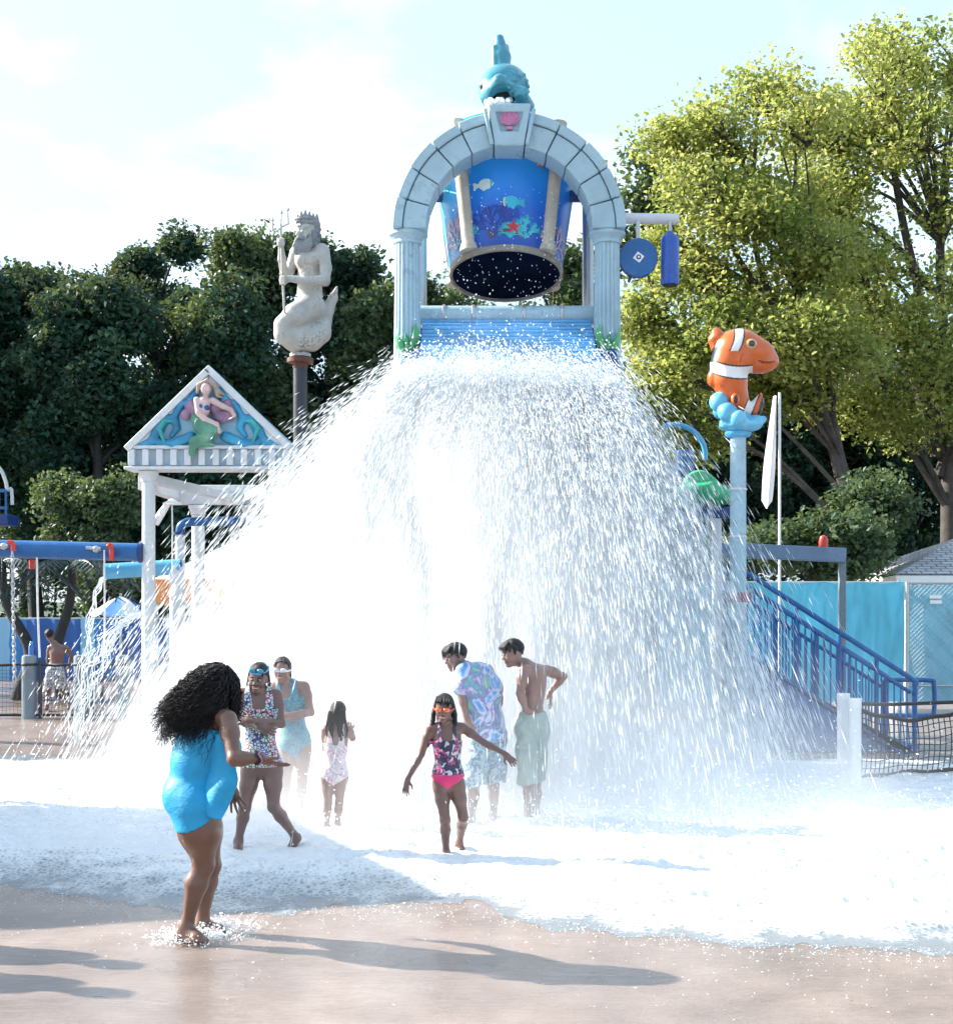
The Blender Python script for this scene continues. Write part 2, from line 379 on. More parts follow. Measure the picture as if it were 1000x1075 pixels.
# ---------------------------------------------------------------- camera, sun, sky
cam = bpy.data.objects.new('camera', bpy.data.cameras.new('camera')); C.objects.link(cam); bpy.context.scene.camera = cam
cam.location = (0, 0, H); cam.rotation_euler = (PI/2, 0, 0); cd = cam.data
cd.sensor_fit = 'HORIZONTAL'; cd.sensor_width = 36; cd.lens = 36*F/1000; cd.shift_y = (YH-537.5)/1000; cd.clip_start = .05; cd.clip_end = 3000
SUN = V((-2.35, .72, 1.5)).normalized(); ELEV = math.asin(SUN.z); AZ = math.atan2(SUN.x, SUN.y)
sd = bpy.data.lights.new('sun', 'SUN'); so = bpy.data.objects.new('sun', sd); C.objects.link(so)
sd.energy = 4.8; sd.angle = math.radians(.53); sd.color = (1, .93, .83); so.rotation_euler = (-SUN).to_track_quat('-Z', 'Y').to_euler(); so.location = SUN*60
w = bpy.data.worlds.new('World'); bpy.context.scene.world = w; w.use_nodes = True; t = w.node_tree
bg = t.nodes['Background']; sky = t.nodes.new('ShaderNodeTexSky'); sky.sky_type = 'NISHITA'; sky.sun_disc = False
sky.sun_elevation = ELEV; sky.sun_rotation = AZ; sky.air_density = 1.0; sky.dust_density = 1.6; sky.ozone_density = 1.4
cv = coord(t, 'Generated', (1, 1, 2.6)); cn = noise(t, cv, 2.3, 7, .58, .3)
cl = ramp(t, cn.outputs[0], [(.52, (0, 0, 0)), (.80, (.6, .6, .6))])
t.links.new(mix(t, cl, mix(t, .6, sky.outputs[0], (3.1, 4.1, 5.0)), (8.0, 8.5, 8.8)), bg.inputs[0]); bg.inputs[1].default_value = .112
sc = bpy.context.scene; vs = sc.view_settings; vs.view_transform = 'Standard'; vs.look = 'None'; vs.exposure = 1.5; vs.gamma = 1
cy = sc.cycles; sc.render.engine = 'CYCLES'; cy.use_denoising = True; cy.max_bounces = 12; cy.diffuse_bounces = 8; cy.transmission_bounces = 8; cy.transparent_max_bounces = 16; cy.volume_bounces = 3
cy.volume_step_rate = 1.0; cy.volume_max_steps = 128; cy.use_adaptive_sampling = True; cy.adaptive_threshold = .03
cy.sample_clamp_indirect = 8
# ================================================================ the ground
me = fast_mesh('wet_pavement', [(-900, -900, 0), (900, -900, 0), (900, 900, 0), (-900, 900, 0)], [(0, 1, 2, 3)])
tag(link('wet_pavement', me, GROUND), 'wet beige concrete splash pad', None, None, 'structure')
me = fast_mesh('lawn', [(-900, 30.8, .004), (900, 30.8, .004), (900, 900, .004), (-900, 900, .004)], [(0, 1, 2, 3)])
tag(link('lawn', me, paint('dark_lawn', (.03, .06, .025), .9, .3, .5, (.05, .04, .025), .5, 2)), 'grass under the trees', None, None, 'structure')  # dark green grass colour with brown blotches

# ================================================================ arch with slatted chute
YA = 16.0; ac = P(534, 245, YA); RO, RI = M(121, YA), M(86, YA); DEP = .5
arch = thing('stone_arch', V((ac.x, YA, 0)), 'pale blue stone arch on fluted columns over blue slatted chute', 'arch')
def ringpt(r, a, y): return V((ac.x+r*math.cos(a), y, ac.z+r*math.sin(a)))
def voussoir(a0, a1, ri, ro, y0, y1, lip):
    b = MB(); n = 6; rm = ro-lip
    for (r0, r1, ya) in ((ri, rm-.004, y0+.025), (rm+.004, ro, y0)):
        vs = []
        for i in range(n+1):
            a = a0+(a1-a0)*i/n
            vs += [ringpt(r0, a, ya), ringpt(r1, a, ya), ringpt(r1, a, y1), ringpt(r0, a, y1)]
        fs = [(i*4+k, i*4+(k+1) % 4, i*4+4+(k+1) % 4, i*4+4+k) for i in range(n) for k in range(4)]+[(3, 2, 1, 0), tuple(n*4+k for k in range(4))]
        b.add(vs, fs)
    return b
kw = math.radians(10.5); nb = 5
for side in (0, 1):
    for k in range(nb):
        a0 = k*(PI/2-kw)/nb+.006; a1 = (k+1)*(PI/2-kw)/nb-.006
        if side: a0, a1 = PI-a1, PI-a0
        voussoir(a0, a1, RI, RO-.01*(k % 2), YA-DEP/2, YA+DEP/2, .12).build('voussoir', STONE, arch, bev=.014)
KC = ac+V((0, 0, 0)); y0 = YA-DEP/2-.06
def kpt(x, z, y): return V((ac.x+x, y, ac.z+z))
def trap(t0, t1, z0, z1, y): return [kpt(-t0, z0, y), kpt(t0, z0, y), kpt(t1, z1, y), kpt(-t1, z1, y)]
b = MB(); zi, zo = RI-.03, RO+.07
o_, i_ = trap(.17, .255, zi, zo, y0), trap(.105, .165, zi+.17, zo-.10, y0)
n_ = 4; back = trap(.17, .255, zi, zo, YA+DEP/2+.02); inn = [p+V((0, .05, 0)) for p in i_]
b.add(o_+i_+inn+back, [(k, (k+1) % 4, 4+(k+1) % 4, 4+k) for k in range(4)]+[(4+k, 4+(k+1) % 4, 8+(k+1) % 4, 8+k) for k in range(4)]+[(8, 9, 10, 11)]+[((k+1) % 4, k, 12+k, 12+(k+1) % 4) for k in range(4)]+[(15, 14, 13, 12)])
ks = b.build('keystone', STONE, arch, bev=.018)
for sx in (-1, 1):
    MB().bar(kpt(sx*.205, zi+.02, y0+.03), kpt(sx*.29, zo-.06, y0+.03), .045, .06, V((0, 1, 0))).build('keystone_fillet', STONE, arch, bev=.01)
sb = MB(); scn = kpt(0, (zi+zo)/2+.06, y0+.045)
vs = [scn+V((0, -.05, -.075))]; fan = []
for i in range(25):
    a = math.radians(-35+250*i/24); r = .105*(1+.10*abs(math.sin(i*PI/4)))
    vs.append(scn+V((r*math.cos(a), -.012 if i % 3 else -.03, r*math.sin(a)+.01)))
sb.add(vs, [(0, i, i+1) for i in range(1, 25)]); sb.box(scn+V((0, -.02, -.10)), (.07, .04, .035))
sb.build('shell_emblem', PINK, ks)
# rear ring of paler stone seen above the front one
b = MB(); rr = RO+.03
for k in range(15):
    a0, a1 = PI*(k)/15+.01, PI*(k+1)/15-.01; n = 4; vs = []
    for i in range(n+1):
        a = a0+(a1-a0)*i/n; vs += [V((ac.x+.03+r*math.cos(a), y, ac.z+.09+r*math.sin(a))) for r, y in ((rr-.22, YA+.5), (rr, YA+.5), (rr, YA+.8), (rr-.22, YA+.8))]
    b.add(vs, [(i*4+q, i*4+(q+1) % 4, i*4+4+(q+1) % 4, i*4+4+q) for i in range(n) for q in range(4)]+[(3, 2, 1, 0), tuple(n*4+q for q in range(4))])
b.build('rear_ring', PLASTER, arch, bev=.01)
zc1 = P(0, 243, YA).z; zb = P(0, 392, YA).z
def leaf_plate(c, pts, d=.035):      # a bulged leaf outline facing the camera
    b = MB(); n = len(pts); out = [c+V((x, 0, z)) for x, z in pts]; cx = sum(p[0] for p in pts)/n; cz = sum(p[1] for p in pts)/n
    mid = [c+V((cx+(x-cx)*.55, -d, cz+(z-cz)*.6)) for x, z in pts]
    b.add(out+mid+[c+V((cx, -d*1.3, cz))], [((i+1) % n, i, n+i, n+(i+1) % n) for i in range(n)]+[(n+(i+1) % n, n+i, 2*n) for i in range(n)]); return b
for sx, px in ((-1, 427.5), (1, 637)):
    x = P(px, 0, YA).x; r = M(14.5, YA); c0 = V((x, YA, zb))
    col = MB().lathe(c0, [(r*1.0, .14), (r*.98, .3), (r*.93, 1.0), (r*.9, zc1-zb-.14)], 72, lambda a, z: 1-.10*max(0, math.cos(a*18))**1).build('column', STONE, arch, ang=60)
    L = zc1-zb
    MB().lathe(c0, [(r*.95, L-.16), (r*1.02, L-.15), (r*1.02, L-.125), (r*1.0, L-.12), (r*1.25, L-.06), (r*1.32, L-.055), (r*1.32, L-.02), (r*1.15, L-.018), (r*1.15, L)], 32).build('capital', STONE, col)
    MB().lathe(c0, [(r*1.12, -.10), (r*1.18, -.08), (r*1.2, .03), (r*1.08, .06), (r*1.14, .09), (r*1.1, .14), (r*.96, .16)], 32).build('base', STONE, col)
    for dx, pts in ((-.02, [(-.02, 0), (-.12, .12), (-.14, .3), (-.08, .40), (-.05, .27), (.0, .14), (.03, .02)]), (.02, [(-.03, 0), (.0, .16), (.07, .24), (.11, .37), (.125, .22), (.09, .1), (.03, .0)]), (.0, [(-.03, .02), (-.05, .1), (-.03, .22), (.02, .3), (.035, .18), (.03, .06)])):
        leaf_plate(V((x+dx*sx, YA-r*1.0, zb+.17)), [(p*sx, q) for p, q in pts], .05).build('leaf_ornament', GREENL, col)
    MB().tube([V((x, YA, 0)), V((x, YA, zb-.1))], .16, 16).build('post', STEEL, arch)
# inner uprights, cross pipe and pipe clamps
for px in (442, 617):
    MB().tube([P(px, 345, YA+1.3), P(px, 205, YA+1.3)], .075, 14).build('upright', STEEL, arch)
zp = P(0, 327, YA+.05).z; xl, xr = P(440, 0, YA+.35).x, P(624, 0, YA+.35).x
MB().tube([V((xl, YA+.35, zp+.02)), V((xr, YA+.35, zp+.02))], .115, 20).build('cross_pipe', STONE, arch)
for px in (466, 497, 550, 589):
    x = P(px, 0, YA+.35).x; MB().lathe(V((x-.02, YA+.35, zp+.02)), [(.122, 0), (.128, .004), (.128, .036), (.122, .04)], 20, axis=V((1, 0, 0))).build('pipe_band', STEEL, arch)
MB().tube([P(448, 206, YA+.75), P(618, 206, YA+.75)], .075, 14).build('axle', NAVY, arch)
# slatted chute: long rounded slats on a slope
zt, y_t, zl, y_l = P(0, 338, YA+.25).z, YA+.25, P(0, 424, 14.6).z, 14.6; NS = 22
for k in range(NS):
    f = k/(NS-1); y = y_t+(y_l-y_t)*f; z = zt+(zl-zt)*f; wr = f**1.3
    a, bb = P(443-2*wr, 0, YA).x, P(622+32*max(0, f-.35)/.65, 0, YA).x
    MB().tube([V((a, y, z)), V((bb, y, z))], .033, 10).build('slat', SLAT, arch)
slab = MB().prism([V((xl-.1, y_t, zt-.07)), V((xl-.1, y_l, zl-.07)), V((xl-.1, y_l, zl-.25)), V((xl-.1, y_t, zt-.25))], V((xr-xl+.3, 0, 0))).build('chute_bed', NAVY, arch)
for px in (420, 648):
    for y in (14.8, 17.2): MB().tube([V((P(px, 0, YA).x, y, 0)), V((P(px, 0, YA).x, y, 3.9 if y < 16 else 4.5))], .13, 16).build('post', STEEL, arch)
# side arm
MB().tube([P(652, 229, YA+.15), P(712, 230, YA+.15)], .065, 14).build('side_arm', PLASTER, arch)
# ---- disc and cylinder hung from the arm
d0 = P(669.5, 271, YA+.1); dsc = thing('hanging_disc', d0, 'round blue metal disc hanging from the white side arm', 'disc')
rd = M(20.5, YA+.1)
MB().lathe(d0+V((0, -.05, 0)), [(rd*.97, 0), (rd, .012), (rd, .09), (rd*.97, .1)], 40, axis=V((0, 1, 0))).build('disc', ROYAL, dsc)
MB().bar(d0+V((0, 0, rd-.02)), d0+V((0, 0, .5)), .045, .02, V((0, 1, 0))).build('hanger', STEEL, dsc)
q = .068; em = MB().prism([d0+V((x, -.053, z)) for x, z in ((-q, -.01), (.01, -q), (q, .01), (-.01, q))], V((0, -.006, 0))).build('diamond_sticker', WHITE, dsc)
MB().lathe(d0+V((0, -.062, 0)), [(.030, 0), (.030, .004)], 20, axis=V((0, -1, 0))).build('sticker_spot', NAVY, em)
MB().lathe(d0+V((0, -.067, 0)), [(.013, 0), (.013, .004)], 12, axis=V((0, -1, 0))).build('sticker_dot', WHITE, em)
for dx in (-.1, .13): MB().bar(d0+V((dx, .02, -rd+.03)), d0+V((dx*1.1, .02, -rd-.05)), .03, .03).build('foot_lug', BLACKP, dsc)
c0 = P(703, 299, YA+.1); cyl = thing('hanging_cylinder', c0, 'tall narrow blue bottle-shaped cylinder hanging beside the disc', 'cylinder')
rc = M(9.6, YA+.1); hc = M(56, YA+.1)
MB().lathe(c0, [(rc*.9, 0), (rc, .02), (rc, hc*.84), (rc*.85, hc*.91), (rc*.45, hc*.965), (rc*.3, hc)], 28).build('body', paint('hanging_blue', (.03, .10, .42), .3, .15, .3, (.05, .2, .5), .1), cyl)
MB().tube([c0+V((0, 0, hc-.02)), c0+V((0, 0, hc+.14))], .02, 8).build('hanger', STEEL, cyl)
MB().lathe(c0, [(rc*.78, -.012), (rc*.78, .004)], 24).build('mouth', DARKIN, cyl)

# ================================================================ tipping bucket
YB = 16.75; top = P(535, 150, YB); bot = P(531, 290, YB)
tilt = math.radians(-13)
bk = thing('tipping_bucket', bot, 'big blue tipping bucket painted with reef fish inside the arch', 'bucket')
RB, RT, HB = M(58, YB), M(80, YB), (top.z-bot.z)*1.02
Rt = Matrix.Rotation(tilt, 3, 'X')
def bp(a, h, off=0):                                # a: 0 faces the camera, + to the right; h 0..1
    r = RB+(RT-RB)*h+off; return bot+Rt @ V((r*math.sin(a), -r*math.cos(a), h*HB))
def muralmat():
    m, t, p, o = nt('reef_mural'); s = N(t, 'ShaderNodeSeparateXYZ'); vec = coord(t); t.links.new(vec, s.inputs[0])
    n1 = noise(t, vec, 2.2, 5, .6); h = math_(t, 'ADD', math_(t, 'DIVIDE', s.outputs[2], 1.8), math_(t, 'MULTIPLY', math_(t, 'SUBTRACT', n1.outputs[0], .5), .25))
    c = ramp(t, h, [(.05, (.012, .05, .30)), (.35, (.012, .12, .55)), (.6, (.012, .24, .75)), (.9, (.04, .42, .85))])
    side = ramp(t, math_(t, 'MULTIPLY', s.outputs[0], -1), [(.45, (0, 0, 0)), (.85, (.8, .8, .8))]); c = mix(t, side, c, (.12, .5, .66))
    t.links.new(c, p.inputs['Base Color']); p.inputs['Roughness'].default_value = .3; bump(t, p, noise(t, vec, 40, 3).outputs[0], .05, .005); return m
b = MB(); n = 64; hs = [0, .02, .25, .5, .75, 1]
b.add([bp(2*PI*k/n, h) for h in hs for k in range(n)], [(i*n+k, i*n+(k+1) % n, (i+1)*n+(k+1) % n, (i+1)*n+k) for i in range(len(hs)-1) for k in range(n)])
wall = b.build('wall', muralmat(), bk)
b = MB(); ring = [(0, .028), (0, -.05), (.0, -.06)]
vs = []
for off, h in ((.014, .035), (.018, -.006), (-.014, -.007), (-.02, .03)): vs += [bp(2*PI*k/n, h, off) for k in range(n)]
b.add(vs, [(i*n+k, i*n+(k+1) % n, ((i+1) % 4)*n+(k+1) % n, ((i+1) % 4)*n+k) for i in range(4) for k in range(n)])
b.build('bottom_rim', paint('stained_rim', (.26, .24, .20), .6, .25, .6, (.06, .07, .06), .4), bk)
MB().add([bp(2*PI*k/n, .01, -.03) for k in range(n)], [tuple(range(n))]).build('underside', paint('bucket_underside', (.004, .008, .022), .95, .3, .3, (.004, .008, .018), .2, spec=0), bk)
PILM = paint('sandstone_moulding', (.50, .46, .38), .65, .2, .7, (.2, .17, .14), .4, 6)
for a in (-40, 43, -118, 125, 180):
    a = math.radians(a); pl = [bp(a, h, .0) for h in (.06, .5, 1)]
    pb = MB().tube(pl, [.083, .088, .095], 14).build('pilaster', PILM, bk)
    MB().tube([bp(a, .035, .01), bp(a, .085, .01)], [.12, .1], 14).build('pilaster_foot', PILM, pb)
def patch(pts, a0, h0, s, name, mat, off=.006, mirror=1):      # a flat cut-out wrapped on the wall
    b = MB(); vs = [bp(a0+mirror*x*s/(RB+.1), h0+z*s/HB, off) for x, z in pts]; cx = sum(p[0] for p in pts)/len(pts); cz = sum(p[1] for p in pts)/len(pts)
    vs.append(bp(a0+mirror*cx*s/(RB+.1), h0+cz*s/HB, off+.004)); n = len(pts)
    b.add(vs, [(i, (i+1) % n, n) for i in range(n)]); return b.build(name, mat, wall, smooth=False)
def px_of(a, h): q_ = bp(a, h); return V((500+q_.x/q_.y*F, YH-(q_.z-H)/q_.y*F))
FISH = [(-.5, .02), (-.42, .14), (-.25, .27), (0, .33), (.22, .27), (.40, .10), (.5, .08), (.62, .22), (.7, .2), (.66, 0), (.7, -.2), (.6, -.2), (.5, -.05), (.38, -.1), (.2, -.26), (.1, -.36), (-.02, -.3), (-.25, -.26), (-.43, -.1)]
pf = lambda n_, c: paint(n_, c, .4, .25, 0, bs=.0)
F1, F2, F3 = pf('mural_turquoise', (.03, .40, .55)), pf('mural_pale', (.5, .62, .6)), pf('mural_orange', (.6, .16, .05))
CORB, CORP, CORT, CORR = pf('mural_blue_coral', (.02, .05, .33)), pf('mural_pink_coral', (.55, .36, .45)), pf('mural_teal_plant', (.04, .45, .52)), pf('mural_brown_rock', (.10, .06, .08))
for (px, py, s_, m1, m2, fl) in ((537, 211, .25, F1, F2, 1), (509, 194, .22, F2, F1, -1), (566, 173, .09, F3, F2, 1), (592, 184, .17, F3, F2, 1), (470, 200, .13, F1, F2, 1)):
    a = min(((px_of(aa, hh)-V((px, py))).length, aa, hh) for aa in [i*.03-1.35 for i in range(91)] for hh in [j*.02 for j in range(51)]); a, h = a[1], a[2]
    patch(FISH, a, h, s_, 'painted_fish', m1, .006, fl)
    patch([(-.36, .2), (-.28, .24), (-.3, 0), (-.28, -.24), (-.36, -.18), (-.4, 0)], a, h, s_, 'painted_stripe', m2, .013, fl)
    patch([(-.46, .06), (-.42, .1), (-.38, .06), (-.42, .02)], a, h, s_, 'painted_eye', DARKIN, .016, fl)
def coral(a0, h0, size, mat, n0, seed):
    r = random.Random(seed); b = MB()
    def br(x, z, ang, L, w_, dep):
        x2, z2 = x+L*math.sin(ang), z+L*math.cos(ang)
        k = [bp(a0+xx/(RB+.1), h0+zz/HB, .008) for xx, zz in ((x-w_*math.cos(ang), z+w_*math.sin(ang)), (x+w_*math.cos(ang), z-w_*math.sin(ang)), (x2+w_*.7*math.cos(ang), z2-w_*.7*math.sin(ang)), (x2-w_*.7*math.cos(ang), z2+w_*.7*math.sin(ang)))]
        b.add(k, [(0, 1, 2, 3)])
        if dep:
            for q in range(3 if dep > 2 else 2): br(x2, z2, ang+r.uniform(-.75, .75), L*r.uniform(.65, .9), w_*.72, dep-1)
    for q in range(n0): br(0, 0, -.9+1.8*q/max(1, n0-1), size*.3, size*.035, 4)
    b.build('painted_coral', mat, wall, smooth=False)
coral(-.17, .11, .42, CORB, 5, 3); coral(-1.0, .10, .42, CORP, 4, 5); coral(.30, .09, .26, CORT, 6, 8); coral(.95, .08, .36, CORP, 4, 9); coral(-.75, .09, .25, CORT, 4, 4); coral(.05, .085, .2, CORT, 6, 12)
patch([(-.3, -.05), (-.33, .06), (-.2, .1), (0, .08), (.2, .12), (.3, .03), (.33, -.05)], -.02, .115, .75, 'painted_rock', CORR, .009)
patch([(0, .12), (.03, .04), (.12, .05), (.05, -.01), (.09, -.1), (0, -.04), (-.09, -.1), (-.05, -.01), (-.12, .05), (-.03, .04)], .1, .16, .8, 'painted_starfish', paint('mural_red', (.5, .02, .03), .4, bs=0), .013)

# ================================================================ gaping fish on the arch top
def fmat(axis): pass
fy = 16.15
def sd_pts(px, py, dy=0, Y=16.15): return P(px, py-(5 if py > 70 else 0), Y+dy)
S = SDF(P(494, 122, 16.15)+V((0, -.55, 0)), P(566, 24, 16.15)+V((0, .75, 0)), .011)
S.ell(sd_pts(529, 97, .1), (.30, .42, .25), k=.02)
S.ell(sd_pts(516, 100, -.08), (.16, .26, .19), k=.06)
S.cap(sd_pts(510, 106, -.2), sd_pts(524, 91, -.42), .06, .07, .08)              # upper lip
S.cap(sd_pts(524, 90, -.42), sd_pts(546, 103, -.25), .07, .06, .08)
S.cap(sd_pts(546, 103, -.25), sd_pts(554, 116, .1), .08, .08, .08)
S.ell(sd_pts(527, 106, -.40), (.18, .38, .135), k=.02, sub=True)               # gaping mouth
S.chain([sd_pts(527, 78, .15), sd_pts(526, 60, .2), sd_pts(524, 41, .22)], [.10, .115, .06], .03)   # tall fin
S.chain([sd_pts(531, 78, .25), sd_pts(530, 50, .3)], [.07, .05], .02); S.chain([sd_pts(520, 77, .12), sd_pts(519, 50, .15)], [.05, .035], .02)
for i in range(5): S.ell(sd_pts(547+i*1.6, 92+i*6, -.05+.03*i), (.035, .05, .04), k=.015)
S.ell(sd_pts(506, 94, -.18), (.05, .05, .05), k=.01)
rr_ = random.Random(14); pts_ = [S.front(sd_pts(530+rr_.uniform(0, 24), 80+rr_.uniform(0, 36), 0)) for i in range(60)]
for q_ in pts_: S.ell(q_, (.03, .018, .024), k=.006)
me = S.mesh('fish'); fo = link('body', me, TEAL)
fr = thing('fish_statue', P(530, 118, fy), 'teal gaping fish with upright tail fin on arch top', 'fish statue')
fo.parent = fr; fo.location = V(fo.location)-V(fr.location)
MB().ell(sd_pts(529, 104, -.16), (.16, .06, .12)).build('mouth_cavity', DARKIN, fr)
MB().ell(S.front(sd_pts(506, 96, -.2)), (.03, .02, .035)).build('eye', DARKIN, fr)
fz = MB(); rr_ = random.Random(4)
for i in range(70): fz.ell(sd_pts(510+rr_.uniform(0, 26), 114+rr_.uniform(-5, 5), -.34+rr_.uniform(-.12, .1)), rr_.uniform(.012, .04), n=6, m=4)
tag(fz.build('frothing_water', DROP), 'white froth gushing from the mouth of the teal fish', 'water', None, 'stuff')
# ================================================================ pediment pavilion with mermaid relief
YP = 17.0
pv = thing('pediment_pavilion', V((P(218, 0, YP).x, YP, 0)), 'white temple pavilion with a mermaid relief in its triangular pediment', 'pavilion')
def pp(px, py, dy=0): return P(px, py, YP)+V((0, dy, 0))
tri = [pp(131, 468), pp(219, 383), pp(307, 468)]
MB().prism([p+V((0, .06, 0)) for p in tri], V((0, .5, 0))).build('pediment_panel', paint('pale_relief_ground', (.26, .46, .58), .6, .2, .4, (.2, .4, .55), .3, 5), pv)
for a, b_ in ((tri[0], tri[1]), (tri[1], tri[2])):
    d = (b_-a).normalized(); n_ = V((-d.z, 0, d.x))
    MB().bar(a-d*.02+d*(.02 if a is tri[1] else 0)-n_*.045+V((0, .18, 0)), b_-d*(.047 if b_ is tri[1] else 0)-n_*.045+V((0, .18, 0)), .42, .09, V((0, 0, 1)) if True else n_).build('raking_cornice', PLASTER, pv, bev=.012)
    MB().bar(a+d*.1-n_*.115+V((0, .17, 0)), b_-d*.1-n_*.115+V((0, .17, 0)), .30, .055).build('inner_moulding', PLASTER, pv, bev=.01)
xa, xb = pp(134, 0).x, pp(304, 0).x; z0, z1 = pp(0, 490).z, pp(0, 470).z
MB().box(((xa+xb)/2, YP+.22, z1+.01), (xb-xa+.06, .44, .045)).build('cornice', PLASTER, pv, bev=.01)
fz_ = MB().box(((xa+xb)/2, YP+.27, (z0+z1)/2), (xb-xa-.03, .40, z1-z0-.03)).build('frieze', paint('frieze_blue_grey', (.42, .52, .60), .6, .15, .4, (.2, .25, .3), .2), pv, bev=.005)
for k in range(12):
    x = xa+.045+(xb-xa-.09)*k/11; MB().box((x, YP+.05, (z0+z1)/2), (.085, .12, z1-z0-.035)).build('triglyph', PLASTER, fz_, bev=.012)
MB().box(((xa+xb)/2, YP+.22, z0-.012), (xb-xa+.1, .46, .04)).build('architrave', PLASTER, pv, bev=.01)
yb_ = YP+2.3
for x in (xa+.1, xb-.1): MB().box((x, YP+1.35, z0-.16), (.14, 1.9, .2)).build('side_beam', PLASTER, pv, bev=.01)
MB().box(((xa+xb)/2, yb_, z0-.18), (xb-xa, .16, .28)).build('rear_beam', PLASTER, pv, bev=.01)
MB().prism([V((xa-.05, YP+.57, z1+.03)), V((xb+.05, YP+.57, z1+.03)), V(((xa+xb)/2, YP+.57, tri[1].z-.03))], V((0, .75, 0))).build('roof', STONE, pv)
for x0_, x1_ in ((xa+.12, xa+.9), (xb-.12, xb-.9)): MB().bar(V((x0_, YP+.35, z0-.1)), V((x1_, yb_-.1, z0-.22)), .12, .12).build('brace', PLASTER, pv, bev=.01)
for px, y in ((156, YP+.2), (291, YP+.2), (208, yb_), (263, yb_)):
    x = P(px, 0, y).x; r = M(7.2, y); zt = z0-.04 if y < YP+1 else z0-.33
    cb = MB().lathe(V((x, y, 0)), [(r*1.3, 0), (r*1.3, .12), (r, .16), (r*.97, zt*.5), (r*.93, zt-.14)], 28).build('column', PLASTER, pv)
    MB().lathe(V((x, y, 0)), [(r, zt-.14), (r*1.12, zt-.13), (r*1.05, zt-.11), (r*1.3, zt-.05), (r*1.42, zt-.045), (r*1.42, zt)], 28).build('capital', PLASTER, cb)
# relief: smooth forms pressed flat on the panel
def rp(zx, zy, d=0): return P(120+zx/5, 370+zy/5, YP)+V((0, .05-d, 0))
def relief(name, mat, draw, parent, h=.010):
    S = SDF(P(128, 492, YP)+V((0, -.16, 0)), P(310, 380, YP)+V((0, .12, 0)), h); draw(S); return link(name, S.mesh(name), mat, parent)
r5 = M(1, YP)/5
def waves(S):
    for sg in (-1, 1):
        X = lambda x: 490+sg*(x-490)
        S.chain([rp(X(130), 485), rp(X(190), 465), rp(X(230), 400), rp(X(262), 345), rp(X(310), 345), rp(X(325), 395), rp(X(295), 435)], [r*r5 for r in (16, 24, 31, 28, 25, 19, 12)], .012)
        S.chain([rp(X(230), 470), rp(X(300), 480), rp(X(400), 440)], [r*r5 for r in (22, 26, 28)], .012)
        S.chain([rp(X(310), 330), rp(X(350), 265), rp(X(390), 260)], [r*r5 for r in (20, 22, 24)], .012); S.chain([rp(X(400), 250), rp(X(430), 190)], [30*r5, 18*r5], .012)
waves_m = paint('relief_blue', (.035, .28, .50), .4, .35, .5, (.05, .5, .42), .2, 6)
wv = relief('wave_relief', waves_m, waves, pv)
relief('curl_relief', paint('relief_green_curl', (.04, .42, .40), .4, .25, 0, bs=.1), lambda S: [S.chain([rp(X, 470, .06), rp(X-s_*25, 400, .06), rp(X+s_*5, 360, .06), rp(X+s_*45, 360, .05)], [7*r5, 14*r5, 13*r5, 6*r5], .01) for X, s_ in ((262, 1), (728, -1))], pv)
relief('shell_relief', paint('muted_pink', (.38, .22, .36), .5, .3, .6, (.22, .12, .26), .25, 9), lambda S: [S.ell(rp(x, y, .03), (r*r5, .07, r*r5), k=.01) for x, y, r in ((375, 325, 30), (400, 280, 34), (430, 300, 40), (560, 330, 44), (600, 320, 40), (590, 275, 34), (540, 290, 40))], pv)
relief('mermaid_tail', paint('muted_green', (.09, .27, .19), .45, .3, .6, (.3, .42, .3), .25, 9), lambda S: S.chain([rp(440, 350, .09), rp(470, 395, .12), rp(530, 400, .13), rp(500, 440, .12), rp(425, 470, .11), rp(410, 530, .08)], [r*r5 for r in (36, 46, 34, 27, 26, 18)], .03).chain([rp(450, 480, .1), rp(520, 485, .06)], [24*r5, 10*r5], .03), pv)
SKINR = paint('relief_skin', (.62, .44, .42), .5, .15, .3, (.35, .2, .25), .1, 10)
def mermaid(S):
    S.ell(rp(487, 195, .12), (27*r5, .09, 33*r5), k=.02); S.ell(rp(478, 200, .2), (6*r5, .03, 8*r5), k=.01)
    S.cap(rp(485, 225, .09), rp(478, 255, .09), 14*r5, 18*r5, .02)
    S.chain([rp(475, 265, .09), rp(475, 310, .09), rp(450, 350, .1)], [34*r5, 27*r5, 31*r5], .02)
    S.chain([rp(440, 255, .11), rp(452, 320, .15), rp(480, 355, .17), rp(545, 385, .17), rp(560, 420, .16)], [r*r5 for r in (20, 18, 17, 14, 13)], .015)
    S.chain([rp(520, 255, .1), rp(570, 285, .13), rp(615, 305, .13), rp(635, 335, .12)], [r*r5 for r in (18, 15, 12, 11)], .015)
relief('mermaid_figure', SKINR, mermaid, pv, .008)
relief('mermaid_hair', paint('relief_hair', (.42, .33, .27), .6, .4, .4, (.15, .1, .1), .5, 14), lambda S: S.chain([rp(440, 215, .1), rp(450, 175, .14), rp(495, 155, .15), rp(535, 180, .13), rp(545, 205, .1), rp(580, 225, .08)], [r*r5 for r in (8, 11, 12, 11, 13, 6)], .008).chain([rp(530, 190, .13), rp(545, 230, .1), rp(570, 240, .08)], [7*r5, 9*r5, 5*r5], .006), pv, .009)
relief('bikini_top', ROYAL, lambda S: [S.ell(rp(x, y, .13), (16*r5, .05, 15*r5), k=.01) for x, y in ((492, 295), (462, 288))], pv, .008)

